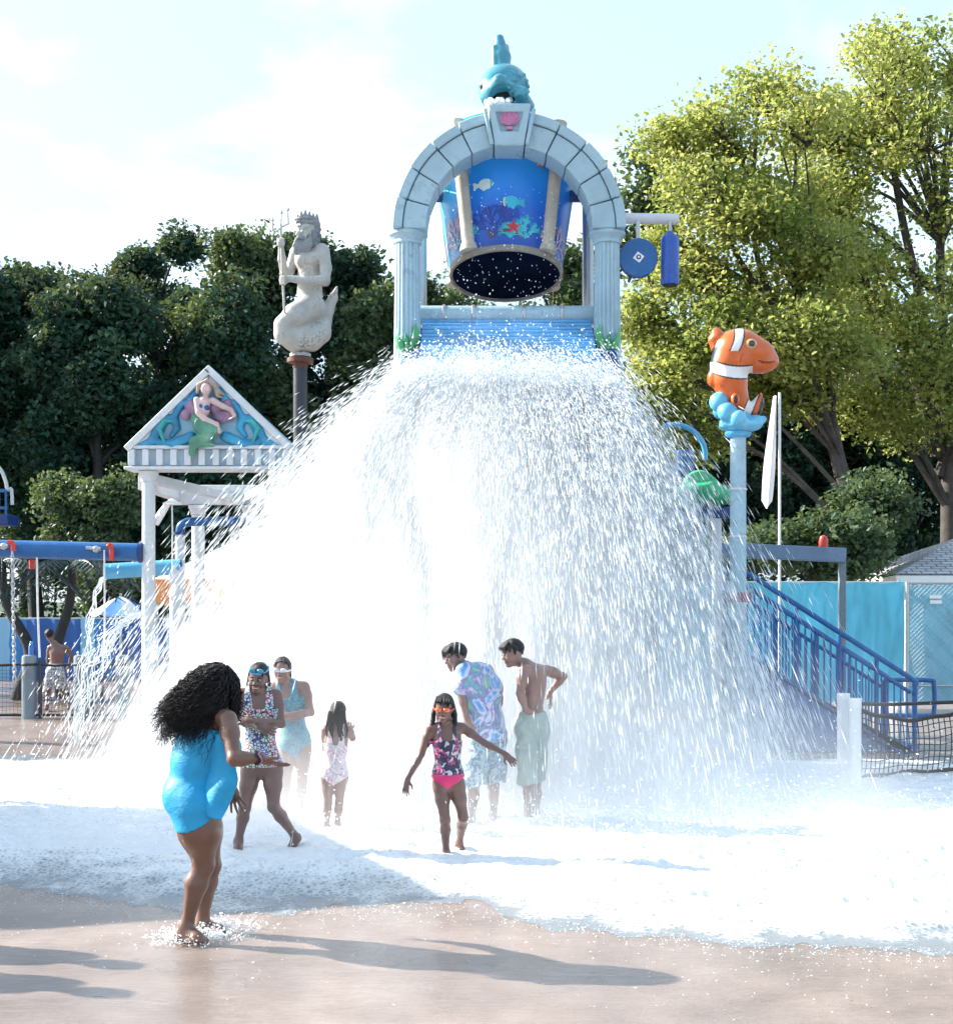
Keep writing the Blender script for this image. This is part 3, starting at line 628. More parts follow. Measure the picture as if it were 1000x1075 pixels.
# ================================================================ bearded sea god statue on a dark pole
YN = 20.0
def np_(zx, zy, d=0): return P(280+zx/6.32, 210+zy/6.32, YN-d)
u = M(1, YN)/6.32
sg = thing('sea_god_statue', P(316, 372, YN), 'weathered white bearded merman statue with crown and trident', 'statue')
S = SDF(P(282, 376, YN)+V((0, -.75, 0)), P(360, 212, YN)+V((0, .75, 0)), .0115)
# torso turned three quarters to the left
S.ell(np_(285, 400, .02), (100*u, .19, 92*u), k=.05); S.ell(np_(235, 395, .16), (44*u, .09, 42*u), k=.05); S.ell(np_(310, 385, .20), (42*u, .07, 40*u), k=.05)
S.ell(np_(285, 520, .0), (82*u, .17, 100*u), k=.08); S.ell(np_(285, 620, .0), (85*u, .18, 90*u), k=.08); S.ell(np_(300, 720, .02), (78*u, .20, 78*u), k=.08)
S.cap(np_(300, 320, 0), np_(275, 250, .03), 46*u, 40*u, .04)
for (x, y, d) in ((365, 335, .12), (205, 345, -.1)): S.ell(np_(x, y, d), (48*u, .12, 48*u), k=.05)
S.chain([np_(375, 340, .16), np_(392, 450, .2), np_(385, 535, .24)], [42*u, 38*u, 33*u], .03); S.chain([np_(385, 535, .24), np_(260, 535, .38), np_(150, 520, .40)], [34*u, 30*u, 21*u], .03)
S.ell(np_(112, 530, .40), (30*u, .07, 30*u), k=.03)
for i in range(4): S.cap(np_(92, 510+i*15, .44), np_(120, 508+i*16, .47), 9.5*u, 9*u, .006)
S.cap(np_(120, 508, .40), np_(90, 490, .40), 10*u, 8*u, .008)
S.chain([np_(190, 350, -.08), np_(150, 470, -.02), np_(118, 495, .05)], [38*u, 32*u, 28*u], .03); S.chain([np_(118, 495, .05), np_(100, 390, .28), np_(94, 305, .38)], [29*u, 26*u, 18*u], .03)
S.ell(np_(94, 280, .40), (26*u, .06, 28*u), k=.02)
for i in range(4): S.cap(np_(74, 258+i*14, .42), np_(112, 256+i*14, .45), 8.5*u, 8.5*u, .006)
# head turned to the left
S.ell(np_(265, 190, .05), (62*u, .15, 78*u), k=.03); S.ell(np_(245, 235, .1), (45*u, .1, 50*u), k=.03)
S.cap(np_(222, 178, .17), np_(205, 225, .21), 9*u, 15*u, .015)                                                    # nose
S.cap(np_(205, 172, .18), np_(275, 172, .19), 9*u, 11*u, .02)                                                     # brow
for (x, y, d) in ((212, 192, .2), (262, 196, .2)): S.ell(np_(x, y, d), (17*u, .03, 12*u), k=.015, sub=True)
for (x, y, d) in ((214, 194, .165), (262, 198, .165)): S.ell(np_(x, y, d), (9*u, .02, 8*u), k=.004)
rs = random.Random(3); S_ = S; S = SDF(P(300, 300, YN)+V((0, -.6, 0)), P(346, 212, YN)+V((0, .6, 0)), .009)
S.chain([np_(193, 262, .17), np_(213, 243, .225), np_(232, 247, .225), np_(255, 262, .19)], [8*u, 12*u, 12*u, 8*u], .004)
for i in range(20):                                                                                              # beard locks
    x0 = 193+i*5.2; d0 = .16-.0*i; S.chain([np_(x0, 258+rs.uniform(0, 14), d0+.02), np_(x0-8+rs.uniform(-10, 10), 300, d0+.05), np_(x0-2+rs.uniform(-12, 8), 340, d0+.03), np_(200+i*3.4+rs.uniform(-10, 8), 372+rs.uniform(-22, 22), d0)], [9*u, 11*u, 9*u, 3*u], .003)
S.ell(np_(240, 300, .10), (40*u, .08, 55*u), k=.01)
for i in range(22):                                                                                              # hair locks
    x0 = 285+rs.uniform(-5, 55); y0_ = 138+i*7; d0 = .17-(x0-285)*.0025; S.chain([np_(x0, y0_, d0), np_(x0+16, y0_+28, d0-.02), np_(x0+2, y0_+55, d0-.02), np_(x0+16, y0_+82, d0-.04)], [9*u, 11*u, 10*u, 4*u], .003)
S.ell(np_(290, 165, .0), (66*u, .15, 62*u), k=.01)
for i in range(9): x0 = 198+i*15; S.chain([np_(x0, 150, .19), np_(x0+6, 138, .2), np_(x0+16, 146, .19)], [8*u, 9*u, 8*u], .003)
S.chain([np_(x, y, d) for x, y, d in ((188, 128, .15), (225, 116, .2), (270, 116, .19), (315, 130, .12), (345, 165, .0))], [8*u, 12*u, 12*u, 12*u, 9*u], .004)
for x, y in ((205, 110), (228, 86), (255, 76), (283, 88), (308, 100), (332, 102)): S.cap(np_(x, y+24, .10), np_(x, y-10, .11), 15*u, 6*u, .005)
link('beard_and_crown', S.mesh('beard_and_crown', smooth=1), paint('darkened_plaster', (.27, .28, .29), .65, .25, .9, (.07, .07, .07), .5, 12), sg); S = S_
for (x, y, d) in ((214, 193, .155), (262, 197, .165)): S.ell(np_(x, y, d+.05), (19*u, .05, 12*u), k=.008, sub=True)
# folded tail with upturned fluke
S.chain([np_(285, 715, .03), np_(190, 770, .18), np_(118, 830, .22), np_(115, 890, .2)], [95*u, 82*u, 66*u, 62*u], .05)
S.chain([np_(115, 890, .2), np_(190, 920, .12), np_(290, 915, .02), np_(355, 880, -.05), np_(385, 810, -.1)], [62*u, 84*u, 84*u, 68*u, 44*u], .06)
S.chain([np_(385, 820, -.1), np_(400, 730, -.12), np_(440, 650, -.12), np_(465, 575, -.1)], [42*u, 44*u, 30*u, 7*u], .03); S.chain([np_(395, 740, -.12), np_(350, 690, -.2), np_(330, 640, -.3)], [42*u, 34*u, 10*u], .03)
S.cap(np_(120, 1000, .0)+V((0, 0, 0)), np_(120, 1000, 0), .001, .001, 0)
link('figure', S.mesh('figure', smooth=1), STATUE, sg)
tr = MB().tube([np_(118, 750, .36), np_(105, 520, .42), np_(93, 170, .40)], [8*u, 8*u, 7*u], 10)
for pts in ([(40, 205), (38, 130)], [(92, 190), (97, 80)], [(142, 160), (140, 60)]): tr.tube([np_(x, y, .40) for x, y in pts], [7*u, 3.5*u], 8)
tr.tube([np_(x, y, .40) for x, y in ((40, 200), (60, 212), (93, 180), (125, 165), (142, 155))], 6*u, 8)
for x, y in ((38, 122), (97, 72), (140, 52)): tr.lathe(np_(x, y+14, .40), [(13*u, 0), (0.5*u, 26*u)], 8)
tr.build('trident', STATUE, sg)
cpt = np_(222, 1030); MB().lathe(V((cpt.x, YN, cpt.z)), [(70*u, -12*u), (72*u, 8*u), (52*u, 22*u), (48*u, 75*u)], 28).build('pedestal', STATUE, sg)
pole = thing('statue_pole', V((cpt.x, YN, 0)), 'tall dark steel pole carrying the bearded merman statue', 'pole')
MB().tube([V((cpt.x, YN, 0)), V((cpt.x, YN, cpt.z-.06))], .105, 20).build('shaft', BLACKP, pole)
MB().lathe(V((cpt.x, YN, cpt.z-.07)), [(.115, -.12), (.115, -.05), (.2, -.04), (.2, .02)], 24).build('rust_collar', paint('rusty_collar', (.16, .06, .04), .7, .3, .5, (.03, .03, .03), .3), pole)

# ================================================================ clownfish figure on its column (plain natural fish)
YC = 14.0
def cp(zx, zy, d=0): return P(720+zx/7.167, 330+zy/7.167, YC-d)
q = M(1, YC)/7.167
cc = cp(390, 925)
cl_ = thing('clownfish_statue', V((cc.x, YC, cc.z)), 'orange clownfish statue with white bands curled on blue bubble base', 'fish statue')
S = SDF(P(738, 438, YC)+V((0, -.5, 0)), P(822, 336, YC)+V((0, .5, 0)), .0065)
S.ell(cp(395, 275, 0), (190*q, .24, 165*q), k=.05); S.ell(cp(500, 300, .02), (165*q, .2, 120*q), k=.06)
S.cap(cp(560, 315, .02), cp(640, 348, .02), 98*q, 56*q, .06); S.ell(cp(560, 375, .02), (112*q, .16, 68*q), k=.05)
S.ell(cp(420, 350, .14), (70*q, .10, 75*q), k=.05)                                      # gill cover
S.chain([cp(320, 380, 0), cp(325, 490, 0), cp(355, 590, 0), cp(400, 680, 0), cp(440, 720, 0)], [140*q, 128*q, 100*q, 74*q, 50*q], .05)
S.chain([cp(450, 715, 0), cp(520, 715, .02), cp(545, 660, .03), cp(560, 600, .03)], [50*q, 46*q, 34*q, 12*q], .04)         # tail fan
S.chain([cp(270, 220, .0), cp(235, 170, .0), cp(225, 130, .0)], [52*q, 55*q, 32*q], .03); S.chain([cp(225, 245, 0), cp(200, 200, 0)], [40*q, 34*q], .03)
S.ell(cp(200, 480, .0), (42*q, .08, 68*q), k=.02)
S.ell(cp(370, 640, .17), (34*q, .04, 48*q), k=.015)
S.chain([cp(640, 362, .10), cp(590, 362, .165), cp(535, 345, .20)], [5*q, 7*q, 6*q], .01)
S.cap(cp(665, 360, .06), cp(560, 362, .20), 5*q, 5*q, .01, sub=True)
me = S.mesh('body', smooth=2); S0_ = S
co = np.empty(len(me.vertices)*3, np.float32); me.vertices.foreach_get('co', co); co = co.reshape(-1, 3)
px = 500+co[:, 0]/co[:, 1]*F; py = YH-(co[:, 2]-H)/co[:, 1]*F
X, Z = (px-720)*7.167, (py-330)*7.167
col = np.tile(np.array([.62, .115, .012], np.float32), (len(co), 1))
def band(fn, w, wb):
    d = np.abs(fn); col[d < w+wb] = (.012, .012, .014); col[d < w] = (.80, .80, .78)
mask = Z < 275
d1 = X-(395-.22*(Z-190)+0.0035*(Z-190)**2*-.6); hb = np.where(mask, d1, 999); band(hb, 30, 12)
d2 = Z-(430+.0010*(X-330)**2*-1+.16*(X-330)); band(np.where(X < 500, d2, 999), 42, 12)
d3 = (X-470)*.86+(Z-715)*.35; band(np.where(Z > 600, d3, 999), 26, 9)
fin = ((X-560)*.55+(Z-660)*.15 > 0) & (Z > 560); col[fin] = (.012, .012, .014)
bl = (np.abs((X-205)*.75+(Z-300)*.3) < 18) & (Z > 210) & (Z < 360) ; col[bl] = (.012, .012, .014)
ftip = ((X-372)/16)**2+((Z-640)/32)**2 < 1; col[ftip] = (.012, .012, .014)
set_col(me, col); link('body', me, vcol('clownfish_paint', .35, .05, 6, .3), cl_)
for sy, d in ((1, .205),): 
    fe = S0_.front(cp(490, 222)); ey = MB().ell(fe, (44*q, .032, 38*q)).build('eye', paint('eye_amber', (.55, .33, .12), .2, .1, bs=0, coat=1), cl_)
    MB().ell(fe+V((0, -.026, 0)), (26*q, .012, 24*q)).build('pupil', paint('eye_black', (.01, .01, .012), .15, .1, bs=0, coat=1), ey)
mp = [S0_.front(cp(x, z)) for x, z in ((668, 352), (640, 360), (605, 362), (570, 356), (545, 345))]
MB().tube([p_+V((0, -.004, 0)) for p_ in mp], [.006, .009, .010, .009, .005], 8).build('mouth_line', paint('mouth_brown', (.16, .03, .01), .5, .1, bs=0), cl_)
gp_ = [S0_.front(cp(x, z)) for x, z in ((430, 290), (405, 330), (403, 360))]
MB().tube([p_+V((0, -.002, 0)) for p_ in spline(gp_, 4)], [.004]+[.008]*7+[.004], 6).build('gill_ridge', paint('gill_orange', (.40, .06, .01), .45, .1, bs=0), cl_)
base_m = paint('bubble_blue', (.13, .48, .70), .4, .25, .6, (.55, .62, .68), .1, 5)
S = SDF(P(738, 470, YC)+V((0, -.5, 0)), P(812, 410, YC)+V((0, .5, 0)), .008)
for x, y, r, d in ((250, 660, 76, .05), (310, 735, 74, .13), (390, 780, 62, .2), (330, 800, 70, -.05), (430, 790, 70, .0), (520, 810, 55, .05), (260, 730, 60, -.15), (400, 730, 70, -.2)): S.ell(cp(x, y, d), (r*q, r*q, r*q), k=.015)
S.cap(cp(470, 830, .05), cp(580, 790, .03), 40*q, 26*q, .04); S.ell(cp(400, 835, 0), (150*q, .22, 55*q), k=.05); S.cap(cp(385, 860, 0), cp(385, 900, 0), 72*q, 66*q, .03)
link('bubble_base', S.mesh('bubble_base'), base_m, cl_)
MB().lathe(V((cc.x, YC, cc.z)), [(.115, -.0), (.135, .02), (.14, .045), (.10, .09), (.085, .14)], 28).build('base_plate', SKYBLUE, cl_)
ck = thing('fish_column', V((cc.x, YC, 0)), 'slim pale stone column under the orange clownfish', 'column')
r = .088
MB().tube([V((cc.x, YC, 0)), V((cc.x, YC, cc.z-.0))], [r*1.05, r*.93], 24).build('shaft', STONE, ck)
for z in (1.1, 1.75, 2.45, 2.95): MB().lathe(V((cc.x, YC, z)), [(r*1.0, 0), (r*1.07, .006), (r*1.07, .02), (r*1.0, .026)], 24).build('joint_band', PLASTER, ck)
pq = P(777, 627, YC-.1); MB().box((cc.x, YC-.095, pq.z), (.24, .02, .10)).build('notice_plate', paint('plate_maroon', (.30, .16, .2), .5, .2, .3, (.6, .6, .6), .1), ck, bev=.006)
# ================================================================ left side: swing beam, tubes, fence, umbrella, palms
YS = 17.2
def lp(px, py, dy=0): return P(px, py, YS)+V((0, dy, 0))
bm = thing('rope_beam', V((lp(-40, 0).x, YS, 0)), 'thick blue overhead beam with red handles meeting white pavilion column', 'beam')
A, B = lp(-90, 574), lp(150, 580)
MB().tube([A, B], M(9.5, YS), 24).build('beam', ROYAL, bm)
for px in (-80,): MB().tube([lp(px, 574), V((lp(px, 0).x, YS, 0))], .12, 16).build('post', ROYAL, bm)
MB().lathe(B-V((.02, 0, 0)), [(M(11, YS), -.03), (M(11, YS), .03)], 20, axis=V((1, 0, 0))).build('end_flange', NAVY, bm)
for px, py in ((16, 574), (112, 577)):
    c = lp(px-8, py, -.14)
    vb = MB().ell(c, (.05, .06, .045), n=10, m=8); vb.tube([c+V((-.12, -.02, .02)), c+V((.07, -.03, 0))], .022, 8); vb.build('pull_valve', STEEL, bm)
    c2 = lp(px+2 if px < 50 else px+8, py, -.2); MB().tube(spline([c2+V((-.05, 0, .05)), c2+V((.01, 0, .04)), c2+V((.02, 0, -.02)), c2+V((.02, 0, -.15 if px > 50 else -.06))], 4), .032, 10).build('handle', REDP, bm)
MB().tube([lp(31, 588, .1), lp(31, 597, .1)], .04, 10).build('handle', REDP, bm)
def cord(label, pts, r, name='pull_rope', mat=ROPE, cat='rope', group='pull ropes hanging from the blue beam'):
    b = MB(); pts = spline(pts, 10); b.tube(pts, r, 8)
    o = tag(b.build(name, mat), label, cat, group); return o
ch = MB(); n_ = 30                                                                     # chain: links turned alternately
for i in range(n_):
    c = lp(18.5+i*.08, 582+i*(172/n_/1.0)*.78, -.2); L = .045
    ax = V((1, 0, 0)) if i % 2 else V((0, 1, 0)); ch.tube([c+ax*(.02*math.sin(a))+V((0, 0, L*math.cos(a))) for a in [2*PI*k/10 for k in range(11)]], .0085, 5, cap=False)
tag(ch.build('pull_chain', STEEL), 'dark metal chain hanging from the blue beam at its red handle', 'chain')
cord('white rope hanging alone to the right of the metal chain', [lp(40, 585, -.05), lp(41, 640, -.05), lp(43, 690, -.05)], .014)
cord('white rope hanging below the red elbow handle by the pavilion', [lp(113, 578, -.16), lp(113.5, 640, -.16), lp(113, 690, -.16)], .012)
# pale tubes and jets
pt = thing('pour_tube', lp(108, 600, .5), 'pale blue pour tube reaching out left behind the pavilion column', 'tube')
MB().tube([P(110, 600, 17.8), P(190, 595, 17.8)], [M(8.2, 17.8), M(8.2, 17.8)], 24, cap=False).build('pipe', SKYBLUE, pt)
MB().lathe(P(110, 600, 17.8), [(M(8.4, 17.8), 0), (M(7.4, 17.8), .004)], 24, axis=V((-1, 0, 0))).build('spout', NAVY, pt)
MB().tube([V((P(186, 0, 17.8).x, 17.8, 0)), P(186, 595, 17.8)], .1, 16).build('post', PLASTER, pt)
ep = thing('elbow_pipe', P(190, 700, 18.2)*1, 'navy blue elbow pipe on a thin white post beside the pavilion', 'pipe'); ep.location.z = 0
k = P(189, 560, 18.2); MB().tube([V((k.x, 18.2, 0)), k], M(5.2, 18.2), 18).build('post', PLASTER, ep)
MB().lathe(k, [(.1, -.02), (.1, .02)], 18).build('flange', NAVY, ep)
MB().tube(spline([k, P(190, 553, 18.2), P(196, 548.5, 18.2), P(206, 547.5, 18.2)], 5)+[P(262, 547, 18.2)], .062, 14).build('pipe', ROYAL, ep)
sh = thing('shower_spout', P(160, 545, 17.4), 'white bent spout with a flared shower head on the pavilion column', 'spout')
MB().tube([P(163, 549, 17.35), P(170, 538, 17.3), P(177, 528, 17.25), P(181, 525, 17.25)], [.055, .05, .035, .03], 12).build('neck', WHITE, sh)
MB().lathe(P(181, 528, 17.25), [(.125, -.02), (.12, .0), (.05, .035), (.012, .06)], 20).build('shower_head', WHITE, sh)
cord('thin white rope hanging from the flared shower spout', [P(180.5, 529, 17.25), P(181, 560, 17.25), P(181, 604, 17.25)], .011)
# mesh fence with grey posts
YFn = 20.3
def net(b, x0, x1, ya, yb, za, zb, dx, dz, r, sag=0, n=3):
    nx = max(2, int(math.hypot(x1-x0, yb-ya)/dx)); nz = max(2, int((zb-za)/dz))
    pt_ = lambda f, g: V((x0+(x1-x0)*f, ya+(yb-ya)*f, za+(zb-za)*g-sag*math.sin(PI*f)*g+.012*math.sin(9*f+5*g)))
    for i in range(nx+1): b.tube([pt_(i/nx, g/4) for g in range(5)], r, n, cap=False)
    for j in range(nz+1): b.tube([pt_(i/nx, j/nz) for i in range(nx+1)], r, n, cap=False)
posts = (-45, 30.5, 85, 129)
for i, px in enumerate(posts):
    x = P(px, 0, YFn).x; g = V((x, YFn, 0))
    lab = ['dark grey fence post left of the chain', 'grey fence post with a blue bottle on top', 'grey fence post behind the falling jets of water', 'grey fence post beside the pavilion column'][i]
    if i == 0: continue
    fp = thing('fence_post', g, lab, 'post', 'grey posts of the mesh fence')
    MB().lathe(g, [(.115, 0), (.115, .03), (.108, .05), (.108, .92), (.10, .95), (.07, .965)], 24).build('shaft', GREY, fp); MB().lathe(g, [(.112, .80), (.118, .81), (.118, .83), (.112, .84)], 24).build('rope_ring', BLACK, fp)
for i in range(3):
    x0, x1 = P(posts[i], 0, YFn).x+.12, P(posts[i+1], 0, YFn).x-.12
    np__ = thing('mesh_fence', V(((x0+x1)/2, YFn, 0)), ['black mesh fence panel at the left edge under the chain', 'black mesh fence panel in front of the walking boy', 'black mesh fence panel in front of the lounge chair'][i], 'fence', 'black mesh panels of the left fence')
    b = MB(); net(b, x0, x1, YFn, YFn, .06, .80, .055, .055, .0028); b.build('mesh', NETM, np__)
    MB().tube([V((x0-.1, YFn, .83)), V(((x0+x1)/2, YFn, .80)), V((x1+.1, YFn, .83))], .02, 8).build('top_rope', BLACK, np__)
    MB().tube([V((x0-.1, YFn, .05)), V((x1+.1, YFn, .05))], .02, 8).build('bottom_rope', BLACK, np__)
    if i: MB().tube([V((x0+.05, YFn, 0)), V((x0+.05, YFn, .88))], .03, 10).build('stake', BLACKP, np__)
c = P(33, 0, YFn); c.z = .965
bt = thing('water_bottle', c, 'blue plastic bottle standing on a grey fence post', 'bottle')
MB().lathe(c, [(.04, 0), (.042, .02), (.042, .13), (.03, .16), (.02, .17)], 18).build('body', paint('bottle_blue', (.02, .13, .5), .25, .1, bs=0, coat=.5), bt); MB().lathe(c, [(.024, .168), (.024, .2), (.02, .205)], 14).build('cap', SKYBLUE, bt)
# umbrella
YU = 27.0; c = P(127, 645, YU)
um = thing('beach_umbrella', V((c.x, YU, 0)), 'blue and white panelled beach umbrella behind the splash', 'umbrella')
R_ = M(31, YU); zt = P(0, 626, YU).z; ze = P(0, 645, YU).z
for w_ in range(8):
    b = MB(); vs = []; n = 5
    for i in range(n+1):
        f = i/n
        for k in range(4): a = 2*PI*(w_+k/3)/8+.3; rr = R_*f*(1-.02*math.sin(PI*k/3)*f); vs.append(V((c.x+rr*math.cos(a), YU+rr*math.sin(a), zt-(zt-ze)*(f**1.4)-.05*math.sin(PI*k/3)*f)))
    b.add(vs, [(i*4+k, i*4+k+1, i*4+5+k, i*4+4+k) for i in range(n) for k in range(3)])
    b.build('canopy_panel', [CANVAS, paint('umbrella_blue', (.05, .2, .5), .7, .1, bs=.1)][w_ % 2], um)
MB().tube([V((c.x, YU, 0)), V((c.x, YU, zt+.06))], .025, 10).build('pole', STEEL, um)
# artificial palms
def palm(px, Y, top, lean, label, seed):
    r = random.Random(seed); g = P(px, 0, Y); g.z = 0; T = P(top[0], top[1], Y)
    t_ = thing('palm_tree', g, label, 'palm tree', 'dark palms behind the blue beam')
    MB().tube(spline([g, g+V((-.12*lean, 0, T.z*.35)), g+(T-g)*.7, T], 6), [.12-.055*i/18 for i in range(19)], 12).build('trunk', BARKD, t_)
    b = MB()
    for k in range(11):
        a = 2*PI*k/11+r.uniform(-.2, .2); L = r.uniform(1.0, 1.5); d = V((math.cos(a), math.sin(a), 0)); pts = [T+d*(L*f)+V((0, 0, .55*f-1.15*f*f)) for f in [i/7 for i in range(8)]]
        b.tube(pts, [.022-.002*i for i in range(8)], 5)
        s_ = d.cross(V((0, 0, 1)))
        for i in range(1, 8):
            for sg_ in (-1, 1):
                for h in (0, .5):
                    p = pts[i]*(1-h)+pts[i-1]*h; e = p+s_*sg_*(.30*(1-abs(i/8-.45)))+d*.16+V((0, 0, -.16)); wv_ = d*.035; b.add([p-wv_, p+wv_, e], [(0, 1, 2)])
    b.build('fronds', paint('palm_frond', (.02, .05, .05), .5, .3, bs=0), t_)
palm(66, 24.5, (76, 592), 1, 'dark palm with slanting trunk behind the blue beam', 1); palm(17, 24.0, (2, 590), -2, 'dark palm with trunk curving right at the left edge', 5)
# striped screen wall, lounge chair, blue platform
YW = 30.0
x0, x1 = P(-60, 0, YW).x, P(300, 0, YW).x; hz = P(0, 650, YW).z
sw = thing('striped_screen', V((0, YW, 0)), 'dark blue striped screen fence behind the palms', 'fence'); sw.location.x = (x0+x1)/2
b = MB(); n = 120; vs = []
for i in range(n+1):
    x = x0+(x1-x0)*i/n; y = YW+.05*math.sin(i*.9); vs += [V((x, y, .0)), V((x, y, hz+.02*math.sin(i*.4)))]
b.add(vs, [(2*i, 2*i+2, 2*i+3, 2*i+1) for i in range(n)]); b.build('cloth', STRIPE, sw)
MB().tube([V((x0, YW+.08, hz)), V((x1, YW+.08, hz))], .035, 8).build('rail', STEEL, sw)
for i in range(5): x = x0+(x1-x0)*i/4; MB().tube([V((x, YW+.13, 0)), V((x, YW+.13, hz+.05))], .04, 8).build('post', STEEL, sw)
k = P(112, 745, 22); g = V((k.x, 23.4, 0)); lc = thing('lounge_chair', g, 'dark blue slatted lounge chair beyond the mesh fence', 'chair')
for z, x in ((.40, -.55), (.40, .65)):
    for dy in (-.28, .28): MB().bar(g+V((x, dy, 0)), g+V((x, dy, z)), .04, .04).build('leg', BLACKP, lc)
b = MB(); [b.box(g+V((-.6+i*.12, 0, .42)), (.09, .6, .03)) for i in range(9)]; b.build('seat', NAVY, lc)
b = MB(); [b.box(g+V((.42+i*.07, 0, .46+i*.085)), (.03, .6, .075), Matrix.Rotation(.7, 3, 'Y')) for i in range(8)]; b.build('backrest', NAVY, lc)
YT = 25.0; g = V((P(-20, 0, YT).x, YT, 0)); tw = thing('slide_platform', g, 'navy blue railed platform of a slide tower at the left edge', 'platform')
xr_ = P(8, 0, YT).x; xl_ = xr_-1.9; zf = P(0, 550, YT).z
MB().box(((xl_+xr_)/2, YT+.3, zf+.08), (xr_-xl_, .64, .2)).build('deck', NAVY, tw, bev=.015)
for x, y in ((xr_-.95, YT+.1), (xl_+.1, YT+.1), (xr_-.95, YT+.5), (xl_+.1, YT+.5)): MB().tube([V((x, y, 0)), V((x, y, zf+.02))], .08, 12).build('post', NAVY, tw)
zr = P(0, 515, YT).z; rb = MB(); rb.bar(V((xl_, YT, zr)), V((xr_, YT, zr)), .06, .06); rb.bar(V((xl_, YT, zf+.3)), V((xr_, YT, zf+.3)), .05, .05)
for i in range(15): x = xl_+.03+(xr_-xl_-.06)*i/14; rb.bar(V((x, YT, zf+.15)), V((x, YT, zr)), .035, .035, V((0, 1, 0)))
rb.build('railing', ROYAL, tw)
MB().tube(spline([P(-12, 483, YT), P(0, 492, YT), P(6, 505, YT), P(8, 514, YT), P(12, 514, YT), P(13, 530, YT)], 5), .035, 10).build('grab_rail', STEEL, tw)
# white tent behind the splash
YTt = 23.0; g = V((P(290, 0, YTt).x, YTt, 0)); tn = thing('shade_tent', g, 'large white canopy tent with orange valance behind the splash', 'tent')
xa_, xb_ = P(160, 0, YTt).x, P(405, 0, YTt).x; zr, ze = P(0, 548, YTt).z, P(0, 608, YTt).z; xr1, xr2 = P(262, 0, YTt).x, P(392, 0, YTt).x
b = MB(); y0_, y1_ = YTt-.0, YTt+4; b.add([V((xa_, y0_, ze)), V((xb_+.6, y0_, ze)), V((xr2, y0_+1.6, zr)), V((xr1, y0_+1.6, zr)), V((xa_, y1_, ze)), V((xb_+.6, y1_, ze))], [(0, 1, 2, 3), (0, 3, 4), (1, 5, 2), (4, 3, 2, 5)]); b.build('canopy', CANVAS, tn)
b = MB(); n = 40; vs = []
for i in range(n+1): x = xa_+(xb_+.6-xa_)*i/n; vs += [V((x, y0_-.01, ze)), V((x, y0_-.02-.03*math.sin(i*1.3), ze-.42+.05*math.cos(i*PI/2.5)))]
b.add(vs, [(2*i, 2*i+2, 2*i+3, 2*i+1) for i in range(n)]); b.build('valance', ORANGE, tn)
for x, y in ((xa_+.05, y0_+.05), (xb_+.5, y0_+.05), (xa_+.05, y1_), (xb_+.5, y1_)): MB().tube([V((x, y, 0)), V((x, y, ze))], .04, 8).build('pole', STEEL, tn)

# ================================================================ right side
# turquoise screen fence, gate panel, shelter
YR = 22.0; zt = P(0, 612, YR).z; g = V((P(870, 0, YR).x, YR, 0)); tf = thing('screen_fence', g, 'chain-link fence covered with wrinkled bright turquoise tarpaulin', 'fence')
def cloth(x0, x1, y, za, zb, amp, seed, nx=90, nz=24):
    vs = []
    for i in range(nx+1):
        for j in range(nz+1):
            f, h = i/nx, j/nz; x = x0+(x1-x0)*f
            yy = y+amp*(mnoise.noise(V((x*1.2+h*1.1, h*1.6, seed)))*1.6+mnoise.noise(V((x*3.2-h*2.4, h*2.0, seed+4)))*.7)*(.25+.9*math.sin(PI*min(1, max(0, h)))**.5)
            vs.append((x, yy, za+(zb-za)*h+.02*math.sin(f*40)*(h > .98)))
    fs = [(i*(nz+1)+j, (i+1)*(nz+1)+j, (i+1)*(nz+1)+j+1, i*(nz+1)+j+1) for i in range(nx) for j in range(nz)]
    return fast_mesh('cloth', vs, fs)
xs = [P(v, 0, YR).x for v in (690, 949)]
link('tarpaulin', cloth(xs[0], xs[1], YR, .12, zt, .045, 2), TARP, tf)
MB().tube([V((xs[0], YR+.1, zt)), V((xs[1], YR+.1, zt))], .03, 10).build('top_rail', STEEL, tf)
for px in (700, 760, 820, 884, 946): x = P(px, 0, YR).x; MB().tube([V((x, YR+.14, 0)), V((x, YR+.14, zt+.04))], .035, 10).build('post', STEEL, tf)
g = V((P(1000, 0, YR).x, YR, 0)); gp = thing('chain_link_fence', g, 'paler blue tarpaulin behind chain-link with a white label', 'fence')
xs2 = [P(v, 0, YR).x for v in (951, 1075)]
link('tarpaulin', cloth(xs2[0], xs2[1], YR+.06, .12, zt-.02, .02, 9, 60), TARP2, gp)
b = MB(); d = .075; n = int((xs2[1]-xs2[0])/d); hh = zt-.12
for i in range(-int(hh/d), n+1):
    for s_ in (0, 1):
        xa1 = xs2[0]+i*d; p0, p1 = V((xa1, YR-.03, .1)), V((xa1+hh, YR-.03, .1+hh))
        if s_: p0, p1 = V((xa1, YR-.035, .1+hh)), V((xa1+hh, YR-.035, .1))
        f0 = max(0, (xs2[0]-xa1)/hh); f1 = min(1, (xs2[1]-xa1)/hh)
        if f1 > f0: b.tube([p0+(p1-p0)*f0, p0+(p1-p0)*f1], .0035, 3, cap=False)
b.build('chain_link', STEEL, gp)
for x in (xs2[0], xs2[1]): MB().tube([V((x, YR-.05, 0)), V((x, YR-.05, zt+.02))], .032, 10).build('post', STEEL, gp)
MB().tube([V((xs2[0], YR-.05, zt)), V((xs2[1], YR-.05, zt))], .028, 10).build('top_rail', STEEL, gp); MB().tube([V((xs2[0], YR-.05, P(0, 720, YR).z)), V((xs2[1], YR-.05, P(0, 720, YR).z))], .02, 8).build('mid_rail', STEEL, gp)
for py in (626.5, 632): MB().box(P(982, py, YR-.06), (.19, .01, .055)).build('white_label', WHITE, gp)
